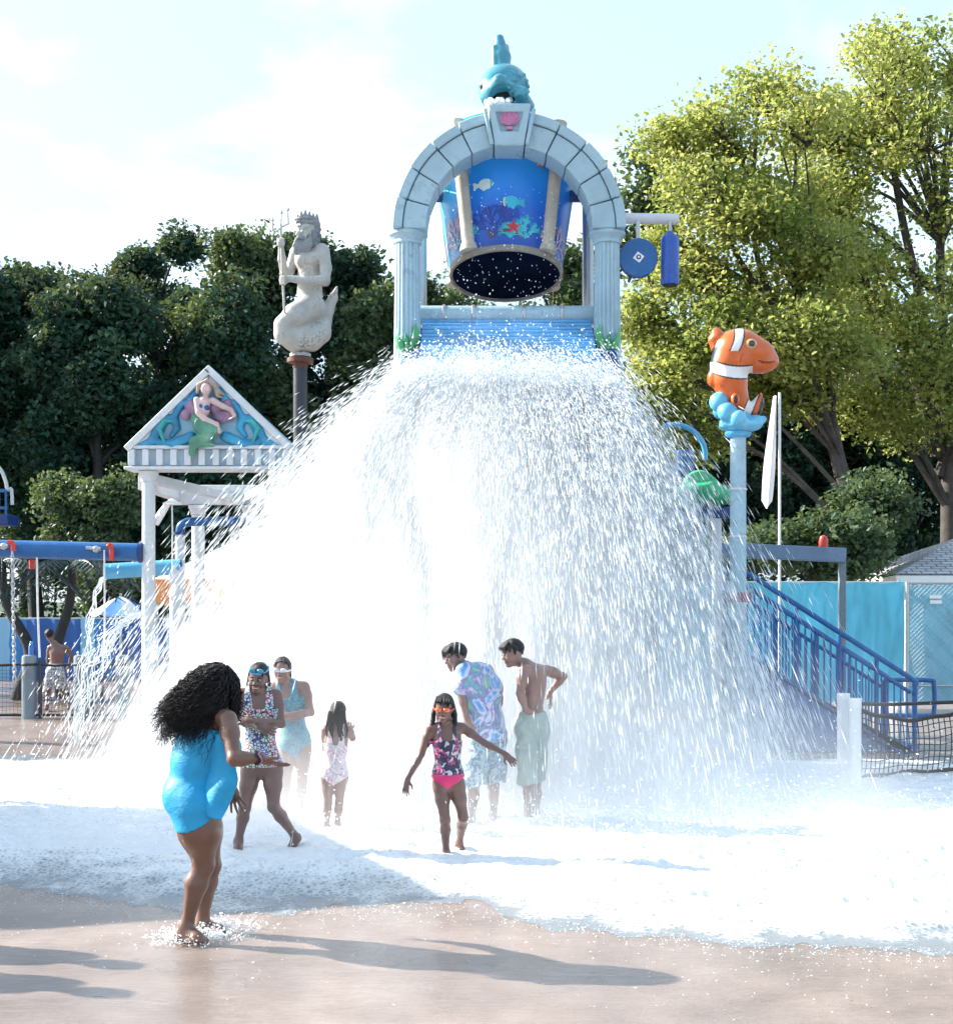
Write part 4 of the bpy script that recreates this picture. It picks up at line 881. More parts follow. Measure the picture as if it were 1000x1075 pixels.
YH2 = 27.0; e0 = P(940, 603, YH2); g = V((e0.x+2.5, YH2+2, 0)); hs_ = thing('shingled_hut', g, 'small white hut with a grey shingled hip roof at right edge', 'hut')
w2 = 2.6; cx_ = e0.x+w2; ap = P(1010, 578, YH2+2.2).z; ez = e0.z
b = MB(); b.add([V((cx_-w2, YH2, ez)), V((cx_+w2, YH2, ez)), V((cx_+w2, YH2+4.6, ez)), V((cx_-w2, YH2+4.6, ez)), V((cx_-.5, YH2+2.3, ap+.3)), V((cx_+.5, YH2+2.3, ap+.3))], [(0, 1, 5, 4), (1, 2, 5), (2, 3, 4, 5), (3, 0, 4)]); b.build('roof', SHINGLE, hs_, smooth=False)
MB().box((cx_, YH2+2.3, ez-.12), (2*w2-.02, 4.58, .2)).build('fascia', WHITE, hs_, bev=.01); MB().box((cx_, YH2+2.3, (ez-.22)/2), (2*w2-.7, 3.9, ez-.22)).build('wall', WHITE, hs_)
# stair with blue railings
YSr = 15.7; g = V((P(880, 0, YSr).x, YSr, 0)); st = thing('blue_stairs', g, 'blue steel stairs with tall barred railings descending to the right', 'stairs')
def rp2(px, py, dy): 
    v = P(px, py, YSr); return v+V((0, dy, 0))
T0, T1 = P(788, 604, YSr), P(957, 713, YSr); dirv = (T1-T0); 
def on(f, drop, dy): v = T0+dirv*f; return V((v.x, YSr+dy, v.z-drop))
for dy in (0, 1.15):
    rl = MB().tube([on(-.12, -.0+.0, dy)+V((0, 0, -.06))]+spline([on(0, 0, dy), on(.5, 0, dy), on(.985, 0, dy), V((T1.x+.03, YSr+dy, T1.z-.06)), V((T1.x+.03, YSr+dy, T1.z-.2))], 6)+[V((T1.x+.03, YSr+dy, .0))], .032, 12).build('handrail', ROYAL, st)
    MB().tube([on(0, .17, dy), on(.99, .17, dy)], .024, 10).build('mid_rail', ROYAL, st)
    MB().tube([on(0, .96, dy), on(.97, .96, dy)], .03, 10).build('bottom_rail', ROYAL, st)
    bars = MB()
    for i in range(25): f = .02+i*.0395; v = on(f, .17, dy); v2 = on(f, .96, dy); bars.tube([v, v2], .011, 6)
    bars.build('balusters', ROYAL, st)
    for f in (.28, .55, .78): MB().tube([on(f, 0, dy), on(f, 1.05, dy)], .026, 10).build('rail_post', ROYAL, st)
for i in range(9):
    f = .04+i*.11; v = on(f, 1.08, .58); MB().box((v.x+.09, YSr+.58, max(.06, v.z-.02)), (.30, 1.1, .045)).build('tread', NAVY, st, bev=.008)
MB().prism([on(-.05, 1.0, -.02), on(.99, 1.02, -.02), V((T1.x+.02, YSr-.02, .02)), V((on(-.05, 0, 0).x, YSr-.02, .02))], V((0, .05, 0))).build('side_panel', ROYAL, st)
lz = P(0, 716, YSr).z; lx = [P(v, 0, YSr+.3).x for v in (928, 980)]
MB().tube(spline([V((lx[0], YSr+.3, lz-.40)), V((lx[0], YSr+.3, lz-.05)), V((lx[0]+.06, YSr+.3, lz)), V((lx[1]-.06, YSr+.3, lz)), V((lx[1], YSr+.3, lz-.06)), V((lx[1], YSr+.3, lz-.38)), V((lx[1]-.06, YSr+.3, lz-.42)), V((lx[0], YSr+.3, lz-.42))], 5), .028, 10).build('loop_rail', ROYAL, st)
# bollards, rope net
for px, py, top_, lab, Y in ((897, 825, 733, 'white round bollard in front of the blue stairs', None), (885, 812, 728, 'white bollard half hidden behind the nearer one', None)):
    g = G(px, py); hgt = (py-top_)/F*g.y; bo = thing('bollard', g, lab, 'bollard', 'white bollards by the stairs'); r = M(6.6, g.y)
    MB().lathe(g, [(r, 0), (r, hgt-.1), (r*.99, hgt-.07)], 24).build('shaft', WHITE, bo); MB().lathe(g, [(r*1.04, hgt-.1), (r*1.04, hgt-.01), (r*.97, hgt)], 24).build('cap', WHITE, bo)
nt_ = thing('rope_net', V((P(960, 0, 13.2).x, 13.2, 0)), 'black rope net barrier curving from the white bollard', 'net')
def nc(f, g_):       # runs from bollard to beyond frame, bulging towards the viewer
    x = P(903, 0, 13.1).x+1.55*f; y = 13.1+.55*f+.25*math.sin(PI*f); z0_, z1_ = .05, .72-.14*math.sin(PI*min(1, f*1.1))
    return V((x, y, z0_+(z1_-z0_)*g_+.01*math.sin(20*f+9*g_)))
b = MB()
for i in range(27): b.tube([nc(i/26+.02*math.sin(3*g_), g_) for g_ in [k/6 for k in range(7)]], .006, 4, cap=False)
for j in range(9): b.tube([nc(i/26, j/8) for i in range(27)], .006, 4, cap=False)
b.build('net_mesh', NETM, nt_)
for g_, r in ((0, .02), (1, .022)): MB().tube([nc(i/20, g_) for i in range(21)], r, 8).build('border_rope', BLACK, nt_)
MB().tube([V((nc(0, 1).x, nc(0, 1).y, .78)), V((nc(.4, 1).x, nc(.4, 1).y+.5, .70)), V((nc(1, 1).x+.1, nc(1, 1).y+.6, .72))], .02, 8).build('border_rope', BLACK, nt_)
# grey-blue beam with red handle, flag on pole
YG = 18.0; g = V((P(840, 0, YG).x, YG, 0)); gb = thing('steel_beam', g, 'grey blue overhead steel beam with red handle beyond the fish column', 'beam')
MB().bar(P(755, 577, YG), P(886, 583, YG), .2, M(15, YG)).build('beam', paint('beam_grey_blue', (.14, .22, .33), .45, .15, .5, (.3, .35, .4), .2), gb, bev=.012)
for px in (760, 884): MB().bar(V((P(px, 0, YG).x, YG+.02, 0)), P(px, 580, YG)+V((0, .02, 0)), .09, .09, V((0, 1, 0))).build('post', GREY, gb, bev=.01)
c = P(864, 571, YG-.02); MB().lathe(c, [(.06, -.09), (.065, -.07), (.06, .06), (.045, .1), (.01, .12)], 16).build('handle', REDP, gb)
g = V((P(818, 0, 19).x, 19, 0)); fl_ = thing('banner_pole', g, 'thin white pole with a long limp white pennant', 'flag'); zt = P(0, 412, 19).z
MB().tube([g, V((g.x, g.y, zt))], .02, 8).build('pole', WHITE, fl_)
b = MB(); vs = []; n = 14
for i in range(n+1):
    f = i/n; z = P(0, 416+118*f, 19).z; xm = P(813-9*f, 0, 19).x; hw = M(.8+5.2*math.sin(PI*min(1, f*.62+.05))*1.0, 19) if f < .93 else M(4.5*(1-f)/.07+.3, 19)
    vs += [V((xm-hw, 19-.02*math.sin(f*7), z)), V((xm, 19-.08, z)), V((xm+hw, 19+.02*math.sin(f*6), z))]
b.add(vs, [(3*i+k, 3*i+k+1, 3*i+4+k, 3*i+3+k) for i in range(n) for k in (0, 1)]); b.build('pennant', CANVAS, fl_)
# green moulded leaf slides on navy beam, seen through the spray
YV = 16.6; g = V((P(705, 0, YV).x, YV, 0)); gs = thing('leaf_spouts', g, 'green leaf-shaped water toys on a blue frame behind the spray', 'water toy')
for x0_, x1_, yy in ((648, 700, 524), (704, 764, 518)):
    S = SDF(P(x0_-8, 560, YV)+V((0, -.4, 0)), P(x1_+8, 490, YV)+V((0, .4, 0)), .02)
    S.chain([P(x0_+6, yy+8, YV), P((x0_+x1_)/2, yy-6, YV), P(x1_-6, yy+3, YV)], [.12, .2, .12], .08); S.ell(P((x0_+x1_)/2, yy-18, YV-.25), (.25, .2, .1), k=.04, sub=True)
    link('leaf_trough', S.mesh('leaf_trough'), paint('bright_green', (.05, .46, .22), .35, .25, .5, (.35, .6, .2), .1, 7), gs)
MB().bar(P(640, 541, YV), P(768, 538, YV), .16, .14).build('beam', NAVY, gs, bev=.015)
for px in (648, 752): MB().tube([V((P(px, 0, YV).x, YV, 0)), P(px, 538, YV)], .06, 12).build('post', PLASTER, gs)
for px in (665, 718):
    MB().box(P(px, 487, YV+.3), (.22, .25, .35)).build('tipping_cup', ROYAL, gs, bev=.04); MB().tube([P(px, 500, YV+.3), P(px, 541, YV+.2)], .04, 8).build('cup_arm', ROYAL, gs)
MB().tube(arc(P(708, 478, YV+.5), M(33, YV), PI*.62, -.15, 16), .035, 10).build('hoop', SKYBLUE, gs)
# ================================================================ trees
def leaves_mesh(cent, rad, per, size, rng, flat=.75, bias=.35):
    """leaf-sized folded blades scattered through clusters"""
    cent = np.asarray(cent, np.float32); n = len(cent)*per
    c = np.repeat(cent, per, 0); R = np.repeat(np.asarray(rad, np.float32), per)
    d = rng.normal(size=(n, 3)); d /= np.linalg.norm(d, axis=1, keepdims=True); d *= (rng.random((n, 1))**.45); d[:, 2] *= flat
    p = c+d*R[:, None]
    nrm = rng.normal(size=(n, 3)); nrm[:, 2] += bias*3; nrm /= np.linalg.norm(nrm, axis=1, keepdims=True)
    a = np.cross(nrm, rng.normal(size=(n, 3))); a /= np.linalg.norm(a, axis=1, keepdims=True); b = np.cross(nrm, a)
    s = size*(.6+.8*rng.random((n, 1))); w = s*.36
    v = np.stack([p-a*s*.5, p+b*w-a*s*.02+nrm*w*.25, p+a*s*.55, p-b*w-a*s*.02+nrm*w*.25], 1).reshape(-1, 3)
    f = np.arange(n*4).reshape(-1, 4)
    tint = np.clip(np.repeat(rng.normal(.5, .26, len(cent)), per)+rng.normal(0, .16, n), 0, 1)
    return v, f, np.repeat(tint, 4)
def tree(name, base, top, lumps, leafm, barkm, label, group, seed, ncl=14, per=60, lsize=.2, crad=.75, tr=.22, twig=True, cat='tree', limbs=None):
    """lumps: (centre, radius xyz); every lump gets a limb from the trunk, every cluster a twig"""
    rng = np.random.default_rng(seed); r = random.Random(seed); root = thing(name, base, label, cat, group)
    tb = MB(); base = V(base); top = V(top); N_ = 9
    tp = [base+(top-base)*(i/N_)+V((r.uniform(-1, 1), r.uniform(-1, 1), 0))*(.09*math.sin(PI*i/N_)*tr*6) for i in range(N_+1)]
    tb.tube(tp, [tr*(1.25-.0*i if i == 0 else 1-.85*i/N_) for i in range(N_+1)], 10)
    for pts, r0 in (limbs or []): sp = spline(pts, 6); tb.tube(sp, [r0*(1-.75*i/len(sp)) for i in range(len(sp))], 9)
    cents, rads = [], []
    for (c, R) in lumps:
        c = V(c); j = max(2, min(N_-1, int(N_*max(.25, min(.92, (c.z-base.z-.35*R[2]-abs(c.x-base.x)*.45)/max(.1, (top.z-base.z)))))))
        a = tp[j]; m_ = a.lerp(c, .5)+V((0, 0, .12*(c-a).length)); sp = spline([a, m_, c], 5); k = len(sp)
        tb.tube(sp, [max(.02, tr*.42*(1-j/N_*.5)*(1-.8*i/k)) for i in range(k)], 7)
        pts = rng.normal(size=(ncl, 3)); pts /= np.linalg.norm(pts, axis=1, keepdims=True); pts *= (.35+.65*rng.random((ncl, 1))**.5)
        for q in pts:
            cc_ = c+V((q[0]*R[0], q[1]*R[1], q[2]*R[2])); cents.append(tuple(cc_)); rads.append(crad*r.uniform(.55, 1.25))
            if twig: m2 = sp[-3].lerp(cc_, .5)+V((r.uniform(-.15, .15), r.uniform(-.15, .15), .12)); tb.tube([sp[-3], m2, cc_], [.035, .022, .01], 4, cap=False)
    tb.build('trunk', barkm, root)
    v, f, ti = leaves_mesh(cents, rads, per, lsize, rng); me = fast_mesh('crown', v, f, False); set_col(me, np.repeat(ti[:, None], 3, 1)); link('crown', me, leafm, root)
    return root
def L(px, py, Y, rx, rz, dy=0, ry=None): return (P(px, py, Y)+V((0, dy, 0)), (M(rx, Y), M(ry or rx, Y)*.9, M(rz, Y)))
# ---- dark wood on the left, tree by tree
def gnd(px, Y): v = P(px, 0, Y); v.z = 0; return v
DG = 'dark trees along the left side'
def darktree(px, Y, toppy, wid, seed, label, leafm=LEAF_D, per=62, n=13):
    r = random.Random(seed); lumps = []
    H_ = 600-toppy
    for i in range(n):
        f = i/(n-1); py = toppy+22+f*(H_-60); ww = wid*(.35+.65*math.sin(PI*min(1, .15+f*.8)))
        lumps.append(L(px+r.uniform(-1, 1)*ww*.72, py, Y, ww*.42, 34, dy=r.uniform(-1.8, 1.8)))
    for i in range(9):
        f = r.random()**1.6; lumps.append(L(px+r.choice((-1, 1))*wid*r.uniform(.5, .98)*(.45+.55*f), toppy+r.uniform(-4, 24)+f*(H_-120), Y, wid*r.uniform(.14, .24), r.uniform(12, 20), dy=r.uniform(-1.5, 1.5)))
    return tree('broadleaf_tree', gnd(px, Y), P(px+r.uniform(-8, 8), toppy+30, Y), lumps, leafm, BARKD, label, DG, seed, ncl=14, per=int(per*2.5), lsize=.155, crad=.66, tr=.25)
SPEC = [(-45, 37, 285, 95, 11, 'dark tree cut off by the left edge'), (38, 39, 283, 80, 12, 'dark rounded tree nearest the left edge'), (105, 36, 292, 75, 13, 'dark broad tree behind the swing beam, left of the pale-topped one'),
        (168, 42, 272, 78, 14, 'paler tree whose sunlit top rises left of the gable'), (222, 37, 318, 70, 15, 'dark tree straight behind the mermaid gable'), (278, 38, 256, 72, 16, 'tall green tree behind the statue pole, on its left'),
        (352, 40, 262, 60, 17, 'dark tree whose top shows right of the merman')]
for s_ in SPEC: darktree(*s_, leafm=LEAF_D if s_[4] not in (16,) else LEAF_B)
darktree(398, 38, 305, 48, 18, 'olive tree with thin bare branches left of the arch', LEAF_B, per=26, n=11)
darktree(470, 44, 282, 70, 19, 'dull green tree seen through the arch on the left', LEAF_B, per=40, n=10)
darktree(575, 43, 262, 70, 20, 'dull green tree seen through the arch on the right', LEAF_B, per=44, n=10)
# far wood behind them: each a copy of a nearer tree, turned and scaled
src = [o for o in C.objects if o.name.startswith('broadleaf_tree')]
r = random.Random(5)
FAR = ['far tree low behind the left edge', 'far dark tree behind the striped screen', 'far dark tree behind the two palms', 'far tree behind the beach umbrella', 'far tree behind the white pavilion columns', 'far dark tree behind the statue pole', 'far tree behind the white tent', 'far tree hidden behind the arch', 'far tree behind the clownfish column', 'far tree behind the turquoise fence', 'far dark tree behind the shingled hut']
for i, lab in enumerate(FAR):
    px = -90+i*118; Y = 50+r.uniform(-2, 3)
    o = copy_tree(src[i % 6]); o.location = gnd(px, Y); s_ = r.uniform(.82, .95); o.scale = (1.45, 1.2, s_); o.rotation_euler.z = r.uniform(0, 6); o['label'] = lab; o['group'] = 'far trees of the wood behind the park'
# ---- bright shrubs
def shrub(name, px, py, Y, w_, h_, seed, label, leafm=LEAF_B, per=60, n=9):
    r = random.Random(seed); lumps = [L(px+r.uniform(-1, 1)*w_*.6, py+r.uniform(-.55, .6)*h_, Y, w_*.38, h_*.36, dy=r.uniform(-.5, .5)) for i in range(n)]
    return tree(name, gnd(px, Y), P(px, py, Y), lumps, leafm, BARKD, label, None, seed, ncl=12, per=int(per*1.5), lsize=.11, crad=.42, tr=.1, cat='shrub')
shrub('leafy_shrub', 95, 545, 32, 58, 62, 31, 'bright green bush above the blue beam, left of the pavilion')
shrub('leafy_shrub', 118, 625, 31, 40, 30, 32, 'low sunlit bush behind the beach umbrella', per=40)
shrub('leafy_shrub', 385, 470, 33, 55, 55, 33, 'loose green bush between statue pole and splash', per=40)
shrub('leafy_shrub', 850, 570, 26, 85, 42, 34, 'grey green bush behind the steel beam', per=70, n=12)
shrub('leafy_shrub', 905, 545, 28, 55, 60, 35, 'dull green bush rising left of the hut roof', per=60, n=10)
shrub('leafy_shrub', 740, 590, 27, 60, 45, 36, 'green bush behind the fish column', per=60, n=9)
# ---- the big yellow-green trees on the right
YY = 34.0
def bigtree(px, Y, base_px, top_px, lumps, limbs, label, seed, leafm, per, ncl, tr, lsize=.21, crad=.8):
    return tree('maple_tree', gnd(base_px, Y), P(top_px[0], top_px[1], Y), lumps, leafm, BARK, label, 'yellow green trees on the right', seed, ncl=ncl, per=per, lsize=lsize, crad=crad, tr=tr, limbs=limbs)
r = random.Random(9)
lum = [L(px, py, YY, rx, rz, dy) for px, py, rx, rz, dy in (
    (935, 50, 40, 32, 0), (985, 90, 55, 45, 1), (905, 105, 48, 40, -1), (860, 145, 45, 32, 0), (950, 165, 55, 38, -1.5), (1030, 150, 55, 55, 0), (890, 200, 50, 34, 1.5), (1000, 225, 55, 38, -1), (840, 225, 42, 30, -1), (930, 265, 55, 30, 1.5),
    (1040, 280, 50, 45, 1), (870, 300, 50, 30, -1.5), (985, 320, 50, 32, -2), (905, 360, 48, 26, -2), (1040, 390, 50, 40, 0), (855, 385, 42, 24, -1.5), (965, 415, 45, 22, -2.2), (920, 110, 45, 36, 1.5), (880, 130, 40, 34, .5), (882, 190, 40, 34, 0), (888, 250, 42, 34, .6), (885, 330, 42, 30, -.5), (965, 130, 45, 36, 1), (1010, 60, 45, 40, 0), (895, 330, 48, 24, 0), (940, 380, 46, 22, -2.5), (880, 430, 46, 18, -1), (1010, 455, 42, 22, -2), (930, 455, 40, 14, -1))]
bp_ = lambda px, py, d=0: P(px, py, YY)+V((0, d, 0))
limbs = [([bp_(978, 470), bp_(955, 380), bp_(925, 300), bp_(895, 235), bp_(880, 150)], .15), ([bp_(975, 440), bp_(968, 330), bp_(945, 220), bp_(930, 110), bp_(938, 40)], .15), ([bp_(982, 480), bp_(990, 380), bp_(985, 260), bp_(995, 120)], .14), ([bp_(965, 400), bp_(910, 340), bp_(870, 290)], .10), ([bp_(985, 500), bp_(1015, 400), bp_(1040, 300)], .13)]
bigtree(985, YY, 1000, (985, 200), lum, limbs, 'tall yellow green tree with dark forked trunk at the right edge', 41, LEAF_Y, 84, 20, .30, .125, .80)
YY2 = 31.0
lum = [L(px, py, YY2, rx, rz, dy) for px, py, rx, rz, dy in (
    (800, 95, 40, 26, 0), (745, 130, 42, 26, 0), (830, 140, 45, 28, -1), (705, 150, 30, 18, 0), (775, 180, 48, 28, 1), (725, 205, 42, 24, -1), (840, 205, 45, 26, 1), (790, 250, 50, 26, -1.2), (740, 270, 42, 24, 1), (850, 270, 45, 24, -1.2), (700, 290, 35, 20, -.5), (800, 315, 50, 22, 1),
    (745, 335, 45, 22, -1), (690, 350, 38, 20, .5), (845, 345, 42, 20, -1.5), (705, 400, 42, 20, -.5), (780, 400, 40, 20, 1.2), (670, 330, 22, 18, 0), (665, 410, 22, 16, 0), (740, 455, 40, 18, .5), (830, 420, 35, 16, 0), (770, 130, 40, 28, 1), (800, 215, 48, 28, 0), (760, 235, 46, 26, -.8), (715, 250, 40, 22, .6), (820, 285, 48, 24, -.6), (770, 300, 46, 22, .8), (720, 370, 42, 22, 0), (760, 370, 44, 20, -1), (810, 370, 44, 20, -1.4), (850, 310, 44, 22, .5), (690, 440, 34, 18, 0), (870, 380, 40, 18, -1.2), (822, 392, 30, 16, .3), (818, 385, 24, 14, -1.5))]
b2 = lambda px, py, d=0: P(px, py, YY2)+V((0, d, 0))
limbs = [([b2(900, 560), b2(860, 430), b2(815, 330), b2(790, 240), b2(795, 120)], .13), ([b2(880, 500), b2(835, 300), b2(835, 160)], .10), ([b2(850, 410), b2(790, 345), b2(740, 300), b2(705, 230), b2(700, 160)], .10), ([b2(820, 340), b2(760, 240), b2(745, 140)], .08)]
bigtree(860, YY2, 930, (850, 300), lum, limbs, 'yellow green tree spreading left towards the arch', 42, LEAF_Y, 84, 20, .19, .115, .74)
lum = [L(px, py, 38, rx, rz, dy) for px, py, rx, rz, dy in ((680, 175, 28, 22, 0), (665, 225, 26, 24, 0), (700, 215, 28, 22, .5), (650, 260, 22, 22, 0), (690, 270, 26, 20, 0))]
tree('broadleaf_tree', gnd(690, 38), P(685, 190, 38), lum, LEAF_B, BARKD, 'dark green tree top showing beside the hanging cylinder', 'dark trees on the right', 43, ncl=12, per=46, lsize=.2, crad=.7, tr=.16)
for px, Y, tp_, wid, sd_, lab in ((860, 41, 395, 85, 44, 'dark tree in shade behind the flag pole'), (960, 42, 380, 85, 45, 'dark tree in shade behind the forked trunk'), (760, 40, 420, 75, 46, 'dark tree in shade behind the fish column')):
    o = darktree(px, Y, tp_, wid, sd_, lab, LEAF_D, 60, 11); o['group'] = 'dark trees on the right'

# ---- clipped hedge closing the view low behind everything
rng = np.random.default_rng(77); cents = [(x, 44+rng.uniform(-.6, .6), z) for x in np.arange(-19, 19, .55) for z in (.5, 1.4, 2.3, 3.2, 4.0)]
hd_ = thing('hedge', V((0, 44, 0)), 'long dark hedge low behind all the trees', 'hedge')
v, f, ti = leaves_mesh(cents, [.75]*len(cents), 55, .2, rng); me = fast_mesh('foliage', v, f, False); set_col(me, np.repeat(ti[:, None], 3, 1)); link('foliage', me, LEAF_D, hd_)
b = MB(); [b.tube([V((x, 44.2, 0)), V((x+.1, 44.2, 3.4))], .05, 6) for x in np.arange(-18.5, 19, 1.5)]; b.build('stems', BARKD, hd_)
# ================================================================ people
def skin(name, c):
    m, t, p, o = nt(name); vec = coord(t); n1 = noise(t, vec, 7, 4); n2 = noise(t, vec, 90, 3, .6); n3 = noise(t, vec, 30, 3)
    col = ramp(t, n1.outputs[0], [(.3, tuple(k*.86 for k in c)), (.7, tuple(min(1, k*1.12) for k in c))])
    t.links.new(col, p.inputs['Base Color']); p.inputs['Roughness'].default_value = .42; p.inputs['Specular IOR Level'].default_value = .5
    p.inputs['Subsurface Weight'].default_value = .12; p.inputs['Subsurface Scale'].default_value = .012; p.inputs['Subsurface Radius'].default_value = (1, .4, .25)
    p.inputs['Coat Weight'].default_value = .35; p.inputs['Coat Roughness'].default_value = .18
    bump(t, p, math_(t, 'ADD', n2.outputs[0], math_(t, 'MULTIPLY', n3.outputs[0], .6)), .12, .004); return m
HAIRM = paint('wet_black_hair', (.012, .010, .011), .42, .3, 0, bs=.5, sc=30, spec=.32)
LIP = paint('lips', (.22, .07, .06), .4, .1, bs=0); EYEW = paint('eye_white', (.7, .7, .7), .2, .05, bs=0); EYED = paint('iris', (.015, .01, .008), .1, .1, bs=0); TEETH = paint('teeth', (.75, .73, .7), .25, .05, bs=0)
def rows(r_, u_, f_): return np.array([tuple(r_), tuple(f_), tuple(u_)], np.float32)
def hand(S, wr, tip, n, s, curl=.5, spread=.25, thumb=1):
    d = (tip-wr).normalized(); n = (n-d*n.dot(d)).normalized(); sd_ = d.cross(n); L = .175*s
    R = rows(sd_, d, n); S.ell(wr+d*L*.27, (.038*s, .017*s, .046*s), np.array([tuple(sd_), tuple(n), tuple(d)], np.float32), .012*s)
    S.cap(wr, wr+d*L*.2, .024*s, .026*s, .02*s)
    for i, ln in enumerate((.36, .44, .42, .32)):
        b0 = wr+d*L*.46+sd_*((i-1.5)*.0205*s)*thumb; a0 = (i-1.5)*spread*.35*thumb
        d1 = (d+sd_*a0-n*0+n*curl*.35).normalized(); d2 = (d+sd_*a0*1.1+n*curl*1.1).normalized()
        m_ = b0+d1*L*ln*.5; S.cap(b0, m_, .0098*s, .0088*s, .007*s); S.cap(m_, m_+d2*L*ln*.62, .0088*s, .0068*s, .003)
    t0 = wr+d*L*.16-sd_*.026*s*thumb; t1 = t0+(d*.6-sd_*.62*thumb+n*.25).normalized()*L*.26; S.cap(t0, t1, .0125*s, .0105*s, .01*s); S.cap(t1, t1+(d*.9-sd_*.25*thumb+n*.3).normalized()*L*.2, .0102*s, .0075*s, .003)
def foot(S, an, toe, s, up=V((0, 0, 1))):
    d = (toe-an); fl = V((d.x, d.y, 0)).normalized() if V((d.x, d.y, 0)).length > .02 else V((0, -1, 0)); d = d.normalized()
    heel = an-fl*.035*s+V((0, 0, -.05*s)) if d.z > -.8 else an-d*.0+V((0, .045*s, -.0))
    S.cap(an, heel, .036*s, .033*s, .03*s); S.cap(heel, toe-d*.05*s, .034*s, .034*s, .03*s); S.cap(an, toe-d*.08*s, .036*s, .03*s, .03*s)
    sd_ = d.cross(up); sd_ = sd_.normalized() if sd_.length > .1 else V((1, 0, 0))
    for i in range(5): S.cap(toe-d*.06*s+sd_*(i-2)*.0165*s, toe-d*.012*abs(i-1.2)*s+sd_*(i-2)*.0175*s, .0135*s, .0105*s if i else .0125*s, .008*s)
def person(label, Y, J, s, SK, face, up=(0, 0, 1), facing=1, fat=1., leg=1., arm=1., hs=None, tw=(.150, .125, .158), td=(.10, .088, .112), h=.0055, palms=None, curl=.5, spread=.25, skip=(), bust=0, butt=0, tleg=.12, neck=.048, smile=False, group='people playing under the tipping bucket', features=True, thumbs=(1, 1)):
    K = {k: P(v[0], v[1], Y+(v[2] if len(v) > 2 else 0)) for k, v in J.items()}
    pts = np.array([tuple(v) for v in K.values()]); S = SDF(pts.min(0)-.24*s-.03, pts.max(0)+.24*s+.03, h)
    sh = (K['shL']+K['shR'])/2; pel = K['pel']; hs = hs or s*1.0; hs = hs
    a = (sh-pel).normalized(); lat = (K['shR']-K['shL']); lat = (lat-a*lat.dot(a)).normalized(); fr = lat.cross(a)*facing; T = (sh-pel).length
    lath = K['hipR']-K['hipL']; lath = (lath-a*lath.dot(a)); lath = lath.normalized() if lath.length > 1e-3 else lat; frh = lath.cross(a)*facing
    R = np.array([tuple(lat), tuple(fr), tuple(a)], np.float32); Rh = np.array([tuple(lath), tuple(frh), tuple(a)], np.float32); Rm = np.array([tuple((lat+lath).normalized()), tuple((fr+frh).normalized()), tuple(a)], np.float32)
    wf = s*fat
    S.ell(pel+a*T*.76, (tw[0]*wf, td[0]*wf, .27*T+.02), R, .05*s); S.ell(pel+a*T*.42, (tw[1]*wf, td[1]*wf, .30*T), Rm, .07*s); S.ell(pel+a*T*.05, (tw[2]*wf, td[2]*wf, .27*T), Rh, .07*s)
    S.cap(K['shL'].lerp(sh, .25), K['shR'].lerp(sh, .25), .052*s*arm, .052*s*arm, .05*s)
    if bust:
        for q_ in (-1, 1): S.ell(pel+a*T*.66+lat*q_*.068*wf+fr*td[0]*wf*.72, (bust*.9, bust, bust), R, .04*s)
    if butt:
        for q_ in (-1, 1): S.ell(pel-a*T*.02+lath*q_*.07*wf-frh*td[2]*wf*.5, (butt, butt, butt*1.05), Rh, .05*s)
    for q_ in ('L', 'R'): S.cap(pel.lerp(K['hip'+q_], .55)-a*.01, K['hip'+q_].lerp(K['kn'+q_], tleg), .085*s*leg, .083*s*leg, .06*s)
    torso = S.d.copy()
    hd = K['head']; u_ = V(up).normalized(); f_ = V(face).normalized(); f_ = (f_-u_*f_.dot(u_)).normalized(); r_ = f_.cross(u_)
    S.cap(sh-a*.02, hd-u_*.05*hs-f_*.012*hs, neck*s*1.12, neck*s*.95, .04*s)
    for q_ in (-1, 1): S.cap(sh+lat*q_*.10*s-a*.005, sh.lerp(hd, .42), .034*s, .03*s, .05*s)
    headR = np.array([tuple(r_), tuple(f_), tuple(u_)], np.float32)
    def hp(x, f, u): return hd+r_*x*hs+f_*f*hs+u_*u*hs
    S.ell(hp(0, -.008, .025), (.073*hs, .092*hs, .088*hs), headR, .02*hs); S.ell(hp(0, .022, -.04), (.056*hs, .064*hs, .070*hs), headR, .04*hs)
    S.ell(hp(0, .062, -.095), (.026*hs, .022*hs, .018*hs), headR, .03*hs)
    for q_ in (-1, 1):
        S.ell(hp(q_*.036, .050, -.03), (.022*hs, .024*hs, .02*hs), headR, .025*hs); S.ell(hp(q_*.073, -.004, -.012), (.010*hs, .018*hs, .028*hs), headR, .006*hs)
        S.ell(hp(q_*.031, .096, .004), (.018*hs, .018*hs, .0115*hs), headR, .012*hs, True)
    S.cap(hp(0, .082, .01), hp(0, .098, -.026), .010*hs, .0145*hs, .012*hs)
    for q_ in (-1, 1): S.ell(hp(q_*.011, .088, -.028), (.0095*hs, .011*hs, .008*hs), headR, .006*hs)
    for q_ in ('L', 'R'):
        A, E, W_, Tp = (K[k+q_] for k in ('sh', 'el', 'wr', 'tip'))
        S.chain([A, A.lerp(E, .35), E], [.050*s*arm, .046*s*arm, .036*s*arm], .035*s); S.chain([E, E.lerp(W_, .3), W_], [.037*s*arm, .038*s*arm, .0245*s*min(arm, 1.15)], .02*s)
        n = (palms or {}).get(q_, V((0, 1, 0))); hand(S, W_, Tp, V(n), s, curl, spread, thumb=thumbs[0 if q_ == 'L' else 1])
        Hp, Kn, An, To = (K[k+q_] for k in ('hip', 'kn', 'an', 'toe'))
        d_ = (Kn-Hp).normalized(); back = -frh
        S.chain([Hp, Hp.lerp(Kn, .45), Kn], [.086*s*leg, .073*s*leg, .050*s*(leg*.35+.65)], .04*s)
